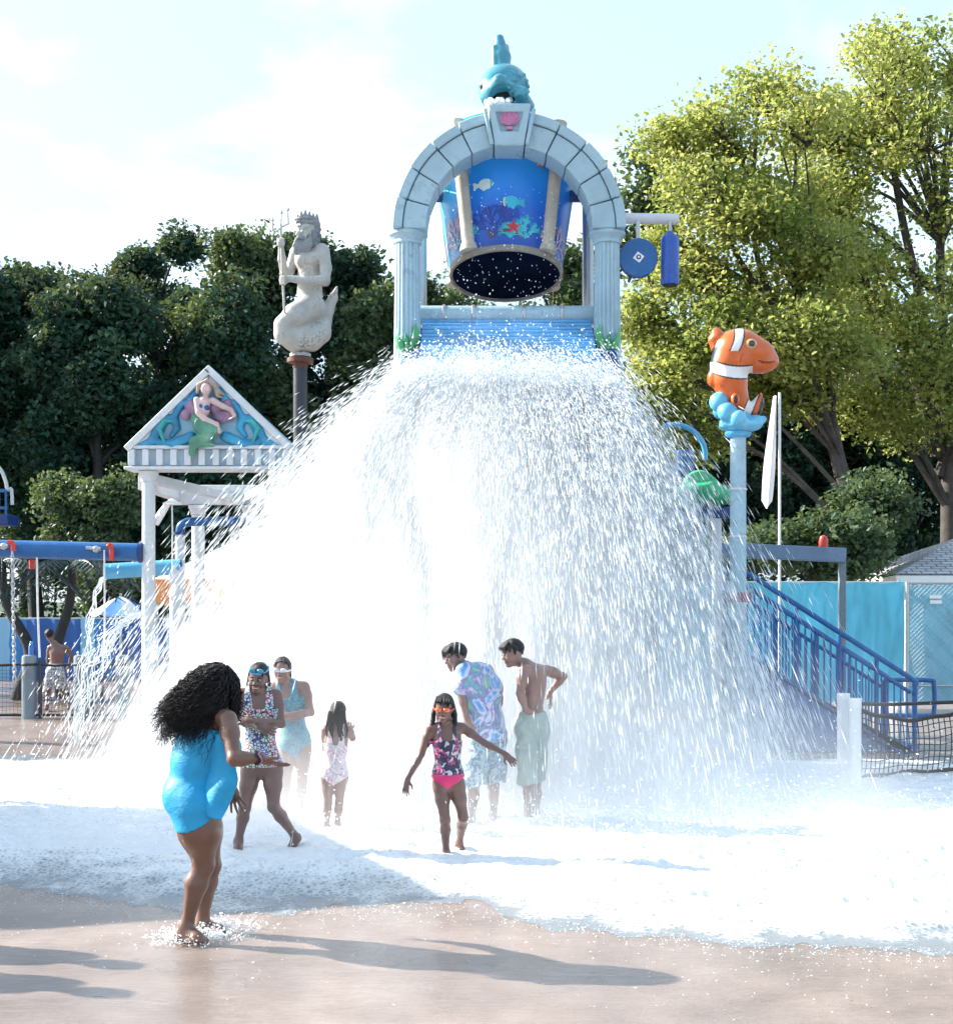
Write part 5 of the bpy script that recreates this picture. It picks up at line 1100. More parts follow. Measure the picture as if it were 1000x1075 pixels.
        S.chain([Kn, Kn.lerp(An, .3)+back*.012*s, An.lerp(Kn, .12), An], [.049*s*(leg*.35+.65), .052*s*(leg*.5+.5), .032*s, .031*s], .025*s); S.ell(Kn+frh*.012*s, (.04*s, .04*s, .045*s), None, .025*s)
        foot(S, An, To, s)
    g = V((float((K['anL'].x+K['anR'].x)/2), Y, 0)); root = thing('person', g, label, 'person', group)
    link('body', S.mesh('body', smooth=1), SK, root)
    if features:
        for q_ in (-1, 1):
            e = MB().ell(hp(q_*.031, .0795, .003), (.0090*hs,)*3, n=12, m=8).build('eye', EYEW, root); MB().ell(hp(q_*.031, .0875, .002), (.0076*hs,)*3, n=10, m=6).build('iris', EYED, e)
            MB().tube([hp(q_*.014, .092, .021), hp(q_*.032, .091, .027), hp(q_*.050, .078, .022)], [.004*hs, .0048*hs, .003*hs], 6).build('eyebrow', HAIRM, root)
        lb = MB(); w_ = .030 if smile else .023
        lb.tube([hp(-w_, .074, -.056+(.006 if smile else 0)), hp(-.012, .086, -.056), hp(0, .0885, -.0545), hp(.012, .086, -.056), hp(w_, .074, -.056+(.006 if smile else 0))], [.003*hs, .006*hs, .0062*hs, .006*hs, .003*hs], 8)
        lb.tube([hp(-w_*.9, .074, -.062), hp(-.01, .084, -.070), hp(.01, .084, -.070), hp(w_*.9, .074, -.062)], [.003*hs, .007*hs, .007*hs, .003*hs], 8); lb.build('lips', LIP, root)
        if smile: MB().tube([hp(-.02, .0795, -.061), hp(0, .0875, -.0625), hp(.02, .0795, -.061)], .0052*hs, 8).build('teeth', TEETH, root)
    return dict(S=S, torso=torso, K=K, a=a, lat=lat, fr=fr, lath=lath, frh=frh, pel=pel, sh=sh, T=T, hp=hp, hs=hs, s=s, root=root, headR=headR, u=u_, f=f_, r=r_, tw=tw, wf=wf)
def garment(B, name, mat, region, off=.006, near=.03, smooth=1, wr=0, ws=9):
    """cloth that follows the body: the skin's own form grown by off, cut by region(t, l, d) < 0; t 0 at pelvis, 1 at shoulders, l sideways, d forward, metres"""
    S = B['S']; X = S.pos(); p = [X[i]-B['pel'][i] for i in range(3)]
    dot = lambda v: p[0]*v[0]+p[1]*v[1]+p[2]*v[2]
    t = dot(B['a'])/B['T']; l = dot(B['lat']); d = dot(B['fr'])
    cut = region(t, l, d)*1.0
    d = np.maximum(np.maximum(S.d-off, B['torso']-near), cut).astype(np.float32)
    return link(name, S.mesh(name, d, smooth), mat, B['root'])
def hair_cap(B, locks, line=.055, back=-.2, thick=.012, mat=HAIRM, name='hair', rough=.006, seed=1, extra=None, nshort=60):
    hp, hs = B['hp'], B['hs']; c = hp(0, 0, 0)
    S = SDF(c-V((.3, .3, .62))*hs*1.1, c+V((.3, .3, .22))*hs*1.1, .0052); r = random.Random(seed)
    S.ell(hp(0, -.012, .03), ((.073+thick)*hs, (.092+thick)*hs, (.088+thick)*hs), B['headR'], .005)
    X = S.pos(); p = [X[i]-c[i] for i in range(3)]; dot = lambda v: (p[0]*v[0]+p[1]*v[1]+p[2]*v[2])/hs
    f, u, x = dot(B['f']), dot(B['u']), dot(B['r'])
    cut = np.maximum(f-(.035+(u-line)*1.2), -.075-u+np.maximum(0, f+.02)*1.8)*hs
    S.d = np.maximum(S.d, cut).astype(np.float32)
    for i in range(nshort):
        th, ph = r.uniform(-2.6, 2.6)+PI, r.uniform(.15, 1.25)
        q = V((math.sin(th)*math.sin(ph), math.cos(th)*math.sin(ph), math.cos(ph))); a0 = hp(q.x*.081, -.012+q.y*.10, .03+q.z*.096); ph2 = ph+.45
        q = V((math.sin(th+.1)*math.sin(ph2), math.cos(th+.1)*math.sin(ph2), math.cos(ph2))); a1 = hp(q.x*.086, -.012+q.y*.104, .03+q.z*.098)
        S.cap(a0, a1, .0085*hs, .004*hs, .004)
    for pts, r0 in locks: S.chain([hp(*q) for q in pts], [r0*hs*(1-.55*i/(len(pts)-1)) for i in range(len(pts))], .006)
    return link(name, S.mesh(name, smooth=1), mat, B['root'])
def pattern(name, kind, cols, sc=30, rough=.4, base=None):
    m, t, p, o = nt(name); vec = coord(t); nn = noise(t, vec, sc*.35, 4, .6)
    if kind == 'leopard':
        vo = N(t, 'ShaderNodeTexVoronoi', Scale=sc, Randomness=1.0); vo.feature = 'DISTANCE_TO_EDGE'; t.links.new(vec, vo.inputs['Vector']); n2 = noise(t, vec, sc*.16, 3, .5)
        inner = ramp(t, n2.outputs[0], [(.0, cols[0]), (.42, cols[1]), (.5, cols[2]), (.58, cols[3]), (.66, cols[0])], 'CONSTANT')
        col = mix(t, ramp(t, vo.outputs[0], [(.0, (0, 0, 0)), (.13, (1, 1, 1)), (.30, (1, 1, 1)), (.34, (0, 0, 0))], 'CONSTANT'), inner, cols[4]); col = mix(t, ramp(t, vo.outputs[0], [(.0, (1, 1, 1)), (.06, (0, 0, 0))], 'CONSTANT'), col, cols[5])
    elif kind == 'camo':
        n1 = noise(t, vec, sc, 2, .45, 1.2); n2 = noise(t, coord(t, 'Object', (1.3, 1, 1)), sc*1.7, 2, .5, .8)
        col = ramp(t, n1.outputs[0], [(0, cols[0]), (.46, cols[1]), (.54, cols[2]), (.60, cols[0]), (.66, cols[3])], 'CONSTANT'); col = mix(t, ramp(t, n2.outputs[0], [(.58, (0, 0, 0)), (.60, (1, 1, 1))]), col, cols[4])
    elif kind == 'dye':
        n1 = noise(t, vec, sc, 3, .5, 2.2); n2 = noise(t, vec, sc*.6, 3, .5, 1.5)
        col = ramp(t, n1.outputs[0], [(.28, cols[0]), (.40, cols[1]), (.47, cols[2]), (.54, cols[3]), (.62, cols[4]), (.72, cols[5])])
    elif kind == 'plain': col = ramp(t, nn.outputs[0], [(.3, tuple(k*.85 for k in cols[0])), (.7, tuple(min(1, k*1.1) for k in cols[0]))])
    t.links.new(col, p.inputs['Base Color']); p.inputs['Roughness'].default_value = rough; p.inputs['Coat Weight'].default_value = .25; p.inputs['Coat Roughness'].default_value = .25
    bump(t, p, math_(t, 'ADD', nn.outputs[0], math_(t, 'MULTIPLY', noise(t, coord(t, 'Object', (1, 1, 2.2)), 11, 4, .55, 1.2).outputs[0], 2.0)), .3, .014); return m
BROWN, BROWN2, TAN, FAIR = skin('deep_brown_skin', (.15, .07, .045)), skin('brown_skin', (.15, .076, .06)), skin('tan_skin', (.225, .125, .10)), skin('light_skin', (.50, .32, .26))
AQUA = pattern('aqua_swimsuit', 'plain', [(.008, .30, .56)], 20, .62)
AQUA.node_tree.nodes['Principled BSDF'].inputs['Coat Weight'].default_value = .05; AQUA.node_tree.nodes['Bump'].inputs['Strength'].default_value = .22

# ---- woman in the aqua swimsuit, seen from behind, facing the girl
J = dict(head=(229, 718, .04), shL=(203, 750, .20), shR=(239, 755, -.14), elL=(232, 800, .34), wrL=(243, 826, .36), tipL=(249, 846, .34), elR=(246, 797, -.27), wrR=(273, 796, -.24), tipR=(300, 806, -.22),
         pel=(203, 836, .04), hipL=(205, 848, .13), hipR=(207, 848, -.06), knL=(221, 908, .20), anL=(212, 971, .22), toeL=(239, 980, .16), knR=(214, 908, -.03), anR=(195, 975, -.02), toeR=(214, 990, -.10))
W = person('woman in an aqua swimsuit with long curly black hair, seen from behind', 7.02, J, .93, BROWN, (.85, .5, -.1), facing=-1, fat=1.08, leg=1.46, arm=1.05, hs=.92, tw=(.152, .155, .178), td=(.142, .152, .148), palms={'R': (.2, .3, 1), 'L': (.3, 1, 0)}, curl=.30, spread=.75, butt=.074, bust=.07, tleg=.34, neck=.05, thumbs=(1, -1), group='people playing under the tipping bucket')
garment(W, 'swimsuit', AQUA, lambda t, l, d: np.maximum(t-.90, -(t+.52-np.clip((d+.17)*2.1, -.1, .46)))*.3, .008, .06)
# frill flap down her front side
b = MB(); n, k = 14, 8; vs = []
top0, top1 = P(219, 766, 6.96), P(244, 775, 6.90); low0, low1 = P(214, 858, 6.87), P(231, 861, 6.82)
for i in range(n+1):
    f = i/n
    for j in range(k+1):
        g_ = j/k; bulge = math.sin(PI*min(1, f*1.0))**.8; p = top0.lerp(low0, f).lerp(top1.lerp(low1, f), g_); p.x += M(15, 6.9)*g_*max(0, 1-abs(f-.52)/.5)+M(1.2, 7)*math.sin(f*7+g_*2); p.y += -.03*math.sin(g_*PI)-.015*math.sin(f*9+g_*4); vs.append(p)
b.add(vs, [(i*(k+1)+j, (i+1)*(k+1)+j, (i+1)*(k+1)+j+1, i*(k+1)+j+1) for i in range(n) for j in range(k)]); fo = b.build('frill', AQUA, W['root']); fo.modifiers.new('thick', 'SOLIDIFY').thickness = .006; fo.modifiers.new('sub', 'SUBSURF').render_levels = 1
for f, m_ in ((.86, BLACK), (.93, BLACK), (.99, PINK)):
    c = W['K']['elR'].lerp(W['K']['wrR'], f); ax = (W['K']['wrR']-W['K']['elR']).normalized(); q = ax.orthogonal().normalized(); w2 = ax.cross(q)
    MB().tube([c+ax*.008*math.sin(3*a_)+(q*math.cos(a_)+w2*math.sin(a_))*.034 for a_ in [2*PI*i/24 for i in range(25)]], .0045, 6, cap=False).build('bracelet', m_, W['root'])
# her hair: thousands of crinkled strands over a full core
hp, hs = W['hp'], W['hs']; rg = np.random.default_rng(3); r = random.Random(8)
S = SDF(P(150, 800, 7)+V((0, -.45, 0)), P(275, 670, 7)+V((0, .45, 0)), .008)
S.ell(P(230, 720, 7.05), (.092, .112, .115), None, .02); S.ell(P(219, 738, 6.99), (.10, .12, .11), None, .05); S.ell(P(205, 752, 6.97), (.085, .10, .07), None, .05)
hc = link('hair', S.mesh('hair', smooth=1), HAIRM, W['root'])
nS, seg = 3400, 16; vsl = []; fsl = []; base_i = 0
cH = np.array(tuple(P(229, 720, 7.03))); 
for i in range(nS):
    d = rg.normal(size=3); d /= np.linalg.norm(d)
    if d[2] < -.35: d[2] = -d[2]
    face_dir = np.array([.85, .45, 0]); 
    if d @ face_dir > .82 and d[2] < .4: continue
    p = cH+d*np.array([.088, .11, .118])*rg.uniform(.8, 1.06)
    flow = (np.array([-.66+rg.uniform(-.25, .3), -.10, -.72+rg.uniform(-.15, .2)]) if d @ face_dir < .4 else np.array([.06, -.12, -.95])); flow /= np.linalg.norm(flow)
    out = d*np.array([1, 1, .7]); L_ = rg.uniform(.16, .40)*(1.0 if d @ face_dir < .4 else .6); ph, am, fq = rg.uniform(0, 6.28), rg.uniform(.006, .016), rg.uniform(5.5, 9)
    side = np.cross(flow, d); side /= np.linalg.norm(side)+1e-6; nrm = np.cross(side, flow); pts = []
    v_ = out*1.0
    for k in range(seg+1):
        f = k/seg; w_ = min(1, .35+f*1.5); dr = out*.8*(1-w_)+flow*w_+np.array([0, 0, -.35])*f; dr /= np.linalg.norm(dr)
        if k: p = p+dr*L_/seg
        pts.append(p+(side*math.sin(ph+fq*6.28*f*L_*2.4)+nrm*math.cos(ph+fq*6.28*f*L_*2.4))*am*min(1, f*3+.2))
    pts = np.array(pts); tg = np.gradient(pts, axis=0); tg /= np.linalg.norm(tg, axis=1, keepdims=True)+1e-9
    q1 = np.cross(tg, np.array([.3, .8, .5])); q1 /= np.linalg.norm(q1, axis=1, keepdims=True)+1e-9; q2 = np.cross(tg, q1); rad = (.0038*(1-.75*np.linspace(0, 1, seg+1)))[:, None]
    for a_ in (0, 2.094, 4.189): pass
    ring = np.stack([pts+(q1*math.cos(a_)+q2*math.sin(a_))*rad for a_ in (0, 2.094, 4.189)], 1).reshape(-1, 3); vsl.append(ring)
    idx = np.arange(seg)[:, None]*3; 
    for a_ in range(3): fsl.append(np.concatenate([idx+a_, idx+(a_+1) % 3, idx+3+(a_+1) % 3, idx+3+a_], 1)+base_i)
    base_i += len(ring)
hs_ = fast_mesh('hair_curls', np.concatenate(vsl), np.concatenate(fsl)); o = link('curl', hs_, HAIRM, hc)

# ---- girl in leopard tankini, arms folded
Yg = 9.45
J = dict(head=(271, 712, -.02), shL=(253, 729, 0), shR=(291, 730, .02), elL=(250, 755, -.06), wrL=(272, 763, -.17), tipL=(284, 766, -.17), elR=(295, 760, -.06), wrR=(265, 757, -.20), tipR=(252, 755, -.19),
         pel=(274, 800, .02), hipL=(264, 806, .0), hipR=(286, 806, .02), knL=(257, 848, -.05), anL=(250, 884, .0), toeL=(249, 897, -.10), knR=(287, 847, -.06), anR=(311, 880, .10), toeR=(301, 899, .08))
Lg = person('girl in multicoloured leopard print swimsuit with arms folded, blue goggles on her hair', Yg, J, .82, BROWN2, (-.12, -1, -.25), up=(.06, -.2, 1), fat=.98, leg=1.0, hs=.86, palms={'L': (.3, 1, 0), 'R': (-.3, 1, 0)}, smile=True)
LEO = pattern('leopard_print', 'leopard', [(.02, .28, .5), (.5, .03, .18), (.08, .3, .08), (.05, .10, .45), (.6, .6, .6), (.02, .02, .04)], 44)
garment(Lg, 'swimsuit', LEO, lambda t, l, d: np.maximum(np.maximum(t-.80-.4*np.clip(1.6-np.abs(np.abs(l)-.075)/.022, 0, 1), -(t+.06)), -1)*.3, .009, .05)
hair_cap(Lg, [([(.07, -.02, .02), (.088, -.03, -.06), (.09, -.02, -.14), (.085, .01, -.19)], .024), ([(.06, -.06, .0), (.07, -.07, -.09), (.075, -.05, -.17)], .026), ([(-.07, -.03, .02), (-.082, -.04, -.05), (-.075, -.04, -.10)], .02), ([(.0, -.1, .0), (0, -.1, -.09), (.02, -.08, -.15)], .03)], seed=2)
def goggles(B, mat_l, mat_s, dz=0., df=0., R0=.104, tl=.012):
    hp, hs = B['hp'], B['hs']; go = None
    for q_ in (-1, 1):
        b = MB(); c = hp(q_*.034, .093+df, .006+dz); R_ = Matrix((B['r'], B['f'], B['u'])).transposed(); b.ell(c, (.029*hs, .016*hs, .021*hs), R_, 16, 10); o = b.build('goggles' if go is None else 'lens', mat_l, B['root'] if go is None else go); go = go or o
    b = MB(); b.tube([hp(R0*math.sin(a_)*.84, -.008+R0*math.cos(a_)+df*.35, .006+dz+tl*math.cos(a_+PI)) for a_ in [2*PI*i/30 for i in range(31)]], .0085*hs, 6, cap=False); b.build('strap', mat_s, go); return go
goggles(Lg, paint('goggle_blue', (.02, .25, .4), .15, .2, coat=1, bs=0), SKYBLUE, .072, -.022, .092, .026)
# ---- girl with white goggles behind her
Yb = 10.9
J = dict(head=(296, 704, 0), shL=(285, 722, .05), shR=(320, 721, 0), elL=(283, 748, .0), wrL=(300, 753, -.14), tipL=(311, 752, -.15), elR=(326, 748, -.04), wrR=(303, 751, -.18), tipR=(292, 751, -.17),
         pel=(310, 778, .02), hipL=(302, 784, .02), hipR=(318, 784, 0), knL=(300, 822, 0), anL=(296, 853, .05), toeL=(291, 863, -.05), knR=(317, 820, -.02), anR=(314, 852, .02), toeR=(313, 862, -.09))
Wg = person('girl in a teal striped swimsuit with white goggles, standing close behind the leopard girl', Yb, J, .84, TAN, (-.1, -1, -.1), fat=.92, leg=.9, hs=.88, palms={'L': (.2, 1, 0), 'R': (-.2, 1, 0)}, smile=True)
garment(Wg, 'swimsuit', pattern('teal_suit', 'dye', [(.01, .06, .2), (.02, .22, .32), (.12, .3, .25), (.01, .1, .3), (.03, .28, .36), (.01, .05, .16)], 14), lambda t, l, d: np.maximum(t-.80-.4*np.clip(1.6-np.abs(np.abs(l)-.062)/.022, 0, 1), -(t+.30-np.abs(l)*1.9))*.3, .007, .04)
hair_cap(Wg, [([(.06, -.05, .0), (.07, -.05, -.07)], .02), ([(-.06, -.05, .0), (-.07, -.05, -.07)], .02)], seed=3, thick=.009)
goggles(Wg, paint('goggle_white', (.6, .62, .66), .2, .1, coat=1, bs=0), WHITE, 0)
# ---- small girl, back turned
Yf = 10.25
J = dict(head=(355, 749, 0), shL=(341, 766, 0), shR=(366, 766, 0), elL=(341, 786, -.08), wrL=(350, 779, -.17), tipL=(357, 773, -.17), elR=(370, 775, -.05), wrR=(368, 768, -.14), tipR=(366, 760, -.15),
         pel=(351, 812, 0), hipL=(344, 816, 0), hipR=(358, 816, 0), knL=(344, 843, -.02), anL=(343, 866, .02), toeL=(341, 876, -.08), knR=(356, 843, .0), anR=(354, 866, .03), toeR=(354, 876, -.06))
for k in ('elL', 'wrL', 'tipL', 'elR', 'wrR', 'tipR', 'toeL', 'toeR'): J[k] = (J[k][0], J[k][1]-(1 if 'toe' in k else 0), -J[k][2])
Sg = person('small girl in a pale floral swimsuit seen from behind, wet hair down her back', Yf, J, .62, TAN, (.1, 1, -.1), facing=-1, fat=.98, leg=.95, hs=.74, features=False, butt=.05)
garment(Sg, 'swimsuit', pattern('pink_floral', 'camo', [(.62, .55, .56), (.55, .22, .33), (.25, .48, .45), (.62, .33, .42), (.6, .6, .58)], 22), lambda t, l, d: np.maximum(t-.66-.5*np.clip(1.6-np.abs(np.abs(l)-.045)/.016, 0, 1), -(t+.27-np.abs(l)*2.2))*.25, .007, .04)
r = random.Random(4); hair_cap(Sg, [([(x, -.085, .02), (x*1.15+r.uniform(-.01, .01), -.10, -.08), (x*1.2+r.uniform(-.03, .03), -.085, -.17), (x*1.25+r.uniform(-.04, .04), -.075, -.22-r.uniform(0, .07))], .018) for x in [-.075+.15*i/8 for i in range(9)]], seed=4)
# ---- girl in the pink swimsuit walking out
Yk = 9.2
J = dict(head=(466, 744, -.04), shL=(452, 764, 0), shR=(486, 764, .0), elL=(442, 792, .02), wrL=(428, 818, -.05), tipL=(424, 836, -.08), elR=(508, 780, -.02), wrR=(529, 791, -.06), tipR=(541, 802, -.08),
         pel=(470, 815, 0), hipL=(462, 822, 0), hipR=(479, 822, .0), knL=(467, 861, -.06), anL=(468, 896, .0), toeL=(468, 909, -.12), knR=(486, 858, -.02), anR=(482, 886, .20), toeR=(487, 898, .14))
Pg = person('girl in a pink and black floral swimsuit and orange goggles, walking out of the water', Yk, J, .71, BROWN2, (-.12, -1, -.2), up=(.02, -.12, 1), fat=.92, leg=.88, arm=.88, hs=.80, palms={'L': (.6, .7, 0), 'R': (-.2, .8, -.6)}, smile=True, curl=.35, thumbs=(-1, 1))
SU = pattern('pink_camo', 'camo', [(.025, .015, .05), (.02, .02, .06), (.55, .05, .22), (.6, .35, .45), (.45, .5, .55)], 15)
garment(Pg, 'swimsuit', SU, lambda t, l, d: np.maximum(t-.74-.45*np.clip(1.5-np.abs(np.abs(l)-.052)/.012, 0, 1), -(t-.03))*.25, .008, .04)
garment(Pg, 'swim_bottoms', pattern('hot_pink', 'plain', [(.62, .02, .14)], 20), lambda t, l, d: np.maximum(t-.06, -(t+.24-np.abs(l)*2.0))*.25, .009, .04)
r = random.Random(6); hair_cap(Pg, [([(sx*.07, -.01, .03), (sx*(.088+r.uniform(0, .01)), -.01, -.05), (sx*(.092+r.uniform(-.01, .015)), .0, -.11), (sx*(.09+r.uniform(-.01, .02)), .01, -.15-r.uniform(0, .03))], .02) for sx in (-1, 1) for _ in range(4)]+[([(x, -.09, .0), (x*1.1, -.09, -.08), (x*1.1, -.07, -.16)], .024) for x in (-.05, -.015, .02, .055)]+[([(x, .04, .105), (x*1.15, .085, .075), (x*1.1, .095, .045)], .012) for x in (-.05, -.03, -.01, .015, .035, .055)], seed=6, line=.05)
goggles(Pg, paint('goggle_orange', (.75, .14, .02), .2, .1, coat=1, bs=0), REDP, .0)
# ---- boy in tie dye shirt, bending forward to the left
Yt = 10.5
J = dict(head=(478, 690, -.03), shL=(487, 705, -.10), shR=(510, 707, .12), elL=(485, 731, -.12), wrL=(489, 752, -.14), tipL=(494, 765, -.15), elR=(524, 732, .10), wrR=(521, 752, .02), tipR=(514, 764, -.03),
         pel=(511, 770, .02), hipL=(504, 777, -.05), hipR=(519, 777, .08), knL=(497, 825, -.08), anL=(494, 860, .0), toeL=(484, 869, -.06), knR=(518, 825, .08), anR=(517, 860, .16), toeR=(508, 869, .08))
Tb = person('boy in a tie-dye shirt and patterned swim shorts, stooping towards the left', Yt, J, .86, TAN, (-.85, -.42, -.32), up=(-.22, -.1, 1), facing=-1, fat=.98, leg=.9, hs=.90, palms={'L': (.5, .6, 0), 'R': (.3, .6, 0)})
def loose(B, name, mat, parts, h=.007, wr=.006, sc=9, cut=None):
    al = np.array([tuple(q) for p_ in parts for q in p_[0]]); S = SDF(al.min(0)-.26, al.max(0)+.26, h)
    for pts, rs, k in parts: S.chain(pts, rs, k)
    X = S.pos(); w_ = np.sin(X[0]*sc*2.1+X[2]*sc*1.6+np.sin(X[1]*sc*1.3+X[2]*sc*.7)*1.5)+.7*np.sin(X[2]*sc*3.1-X[0]*sc*1.9+X[1]*sc*2)
    S.d = (S.d+wr*w_*.5).astype(np.float32)
    if cut is not None: S.d = np.maximum(S.d, cut(X)).astype(np.float32)
    return link(name, S.mesh(name, smooth=2), mat, B['root'])
K = Tb['K']; sh, pl, la = Tb['sh'], Tb['pel'], Tb['lat']
DYE = pattern('tie_dye', 'dye', [(.06, .14, .46), (.16, .36, .66), (.55, .60, .66), (.22, .16, .40), (.10, .40, .40), (.58, .48, .22)], 4.2, .6)
loose(Tb, 'shirt', DYE, [([sh+la*q_-Tb['a']*.03, pl.lerp(sh, .5)+la*q_*.9, pl+la*q_*.95-Tb['a']*.03], [.108, .112, .125], .05) for q_ in (-.055, .055)]+[([K['sh'+c_], K['sh'+c_].lerp(K['el'+c_], .62)], [.072, .078], .04) for c_ in 'LR'], wr=.010, sc=12, cut=lambda X: pl.z-.055+.02*np.sin(X[0]*16+X[1]*12)-X[2]+0*X[0]+0*X[1])
def shorts(B, mat, r0=.092, r1=.098, to=.72, waist=.104):
    K = B['K']; s = B['s']/.86; pr = [([K['pel']+(K['hip'+c_]-K['pel'])*.5+B['a']*.07, K['hip'+c_]+B['a']*.0, K['hip'+c_].lerp(K['kn'+c_], .5), K['hip'+c_].lerp(K['kn'+c_], to+.12)], [waist*s*.84, r0*s, (r0*.5+r1*.5)*s, r1*s], .035) for c_ in 'LR']+[([K['pel']+B['a']*.08, K['pel'], K['pel']-B['a']*.05], [waist*s*1.02, waist*s*1.16, waist*s*1.1], .03)]
    zc = min(K['hip'+c_].lerp(K['kn'+c_], to).z for c_ in 'LR'); zt = K['pel'].z+.085*s
    o = loose(B, 'swim_shorts', mat, pr, wr=.009, sc=15, cut=lambda X: np.maximum(zc+.012*np.sin(X[0]*25+X[1]*20)-X[2], X[2]-zt)+0*X[0]+0*X[1])
    return o
shorts(Tb, pattern('mottled_shorts', 'camo', [(.12, .2, .28), (.3, .42, .45), (.10, .18, .3), (.5, .55, .55), (.25, .35, .4)], 14, .6), to=.92)
r = random.Random(7); hair_cap(Tb, [([(x, .05, .105), (x*1.1, .088, .075), (x*1.2, .096, .045-.01*k_)], .011) for k_, x in enumerate((-.05, -.03, -.012, .008, .028, .05))]+[([(sx*.07, .0, .06), (sx*.085, .01, .0)], .02) for sx in (-1, 1)], seed=7, line=.066, thick=.008, nshort=150)
# ---- shirtless boy, hand on hip
Yh = 10.65
J = dict(head=(538, 686, -.04), shL=(549, 704, -.12), shR=(575, 704, .14), elL=(546, 728, -.18), wrL=(552, 746, -.14), tipL=(560, 750, -.10), elR=(591, 710, .20), wrR=(576, 728, .22), tipR=(579, 743, .15),
         pel=(558, 758, .0), hipL=(552, 765, -.06), hipR=(565, 765, .07), knL=(553, 823, -.08), anL=(554, 858, -.02), toeL=(546, 868, -.08), knR=(562, 823, .09), anR=(562, 857, .15), toeR=(555, 867, .08))
Hb = person('bare-chested boy in long pale green shorts with a hand on his hip', Yh, J, .86, TAN, (-.88, -.38, -.36), up=(-.2, -.05, 1), facing=-1, fat=.92, leg=.86, hs=.90, palms={'L': (.5, .6, 0), 'R': (-.8, .3, 0)}, curl=.4)
shorts(Hb, pattern('pale_green_shorts', 'plain', [(.29, .36, .33)], 12, .6), to=.96, r0=.084, r1=.082, waist=.104)
hair_cap(Hb, [([(x, .05, .105), (x*1.1, .088, .075), (x*1.2, .096, .05-.008*k_)], .011) for k_, x in enumerate((.05, .03, .012, -.008, -.028, -.05))]+[([(sx*.07, .0, .06), (sx*.085, .015, .0)], .02) for sx in (-1, 1)], seed=8, line=.066, thick=.008, nshort=150)
# ---- boy walking away beyond the mesh fence
Yw = 21.6
J = dict(head=(52, 667, 0), shL=(52, 680, 0), shR=(70, 680, .0), elL=(50, 692, .1), wrL=(53, 702, .1), tipL=(54, 708, .1), elR=(75, 690, .15), wrR=(72, 700, .25), tipR=(71, 706, .28),
         pel=(58, 702, 0), hipL=(54, 706, 0), hipR=(62, 706, 0), knL=(51, 725, .05), anL=(49, 741, -.1), toeL=(51, 746, .05), knR=(65, 725, .2), anR=(73, 741, .1), toeR=(76, 746, .22))
Wb = person('bare-backed boy in white patterned trunks walking away behind the mesh fence', Yw, J, .80, BROWN2, (.1, 1, -.1), facing=-1, fat=1.05, leg=.92, hs=.84, features=False, group=None, h=.011)
shorts(Wb, pattern('white_trunks', 'camo', [(.5, .52, .55), (.1, .15, .25), (.5, .5, .5), (.2, .25, .3), (.55, .55, .55)], 16, .6), to=.9)
hair_cap(Wb, [], seed=9, thick=.012, nshort=30)
# ================================================================ water
def vnoise(x, y, seed, oct=4, rough=.5):
    out = 0; amp = 1; tot = 0
    for o_ in range(oct):
        g = np.random.default_rng(seed+o_).random((257, 257)).astype(np.float32); g[-1] = g[0]; g[:, -1] = g[:, 0]
        fx, fy = (x*2**o_) % 256, (y*2**o_) % 256; i, j = fx.astype(int), fy.astype(int); u, v = fx-i, fy-j; u = u*u*(3-2*u); v = v*v*(3-2*v)
        n = (g[i, j]*(1-u)+g[i+1, j]*u)*(1-v)+(g[i, j+1]*(1-u)+g[i+1, j+1]*u)*v
        out = out+n*amp; tot += amp; amp *= rough
    return out/tot
sstep = lambda a, b, x: (lambda t: t*t*(3-2*t))(np.clip((x-a)/(b-a), 0, 1))
# ---- foam spreading over the pavement
nr, ncx = 430, 560
Yr = 6.25*(15.5/6.25)**np.linspace(0, 1, nr); fx = np.linspace(-1, 1, ncx)
YY_, XX = np.meshgrid(Yr, fx, indexing='ij'); XX = XX*(.385*YY_+.25)
pxs, pys = 500+XX/YY_*F, YH+H/YY_*F
edge = np.interp(pxs, [-100, 0, 100, 200, 300, 400, 440, 500, 560, 640, 700, 780, 850, 930, 1000, 1100], [915, 930, 945, 955, 957, 951, 949, 951, 966, 975, 981, 990, 994, 997, 999, 1000])
m = (edge-pys)/F*YY_**2/H/1.0                                     # metres inside the edge, roughly
nA, nB, nC = vnoise(XX*1.1+40, YY_*1.1, 1, 4), vnoise(XX*5+40, YY_*4, 11, 5, .6), vnoise(XX*16+90, YY_*13, 21, 4, .6)
left = sstep(470, 400, pxs)*sstep(835, 900, pys)
a = sstep(-.06, .40, m+(nB-.5)*.50+(nA-.5)*.35)
nS_ = vnoise(XX*2.2+30, YY_*7.5, 31, 4, .55)
dens = sstep(-.12, .25, m+(nB-.5)*.5)*(.30+.55*sstep(.0, 2.0, m+(nA-.5)*1.2)+.5*(nB-.5)+.45*(nS_-.5))-left*(-.07+.36*(nS_-.45))
far_ = sstep(15.4, 13.7, YY_+(nA-.5)*1.6+(nB-.5)*.5); a = a*far_; dens = dens*far_
dens = np.clip(dens+a*sstep(420, 520, pxs)*(.10+.16*sstep(.1, .9, m)), 0, 1)
bill = np.abs(nB-.5)*2; bub = np.abs(nC-.5)*2
Z = .004+a*.034*(1-np.abs(nS_-.5)*2)**3*sstep(.05, .8, m)*(.3+nA)*1.2+a*(.006+.030*(1-bill)**2*sstep(.0, .9, m+.05)*(.4+nA)+.007*(1-bub)**1.5*sstep(-.05, .5, m))
idx = np.arange(nr*ncx).reshape(nr, ncx); keep = (a[:-1, :-1]+a[1:, :-1]+a[:-1, 1:]+a[1:, 1:]) > .03
q = np.stack([idx[:-1, :-1], idx[:-1, 1:], idx[1:, 1:], idx[1:, :-1]], -1)[keep]
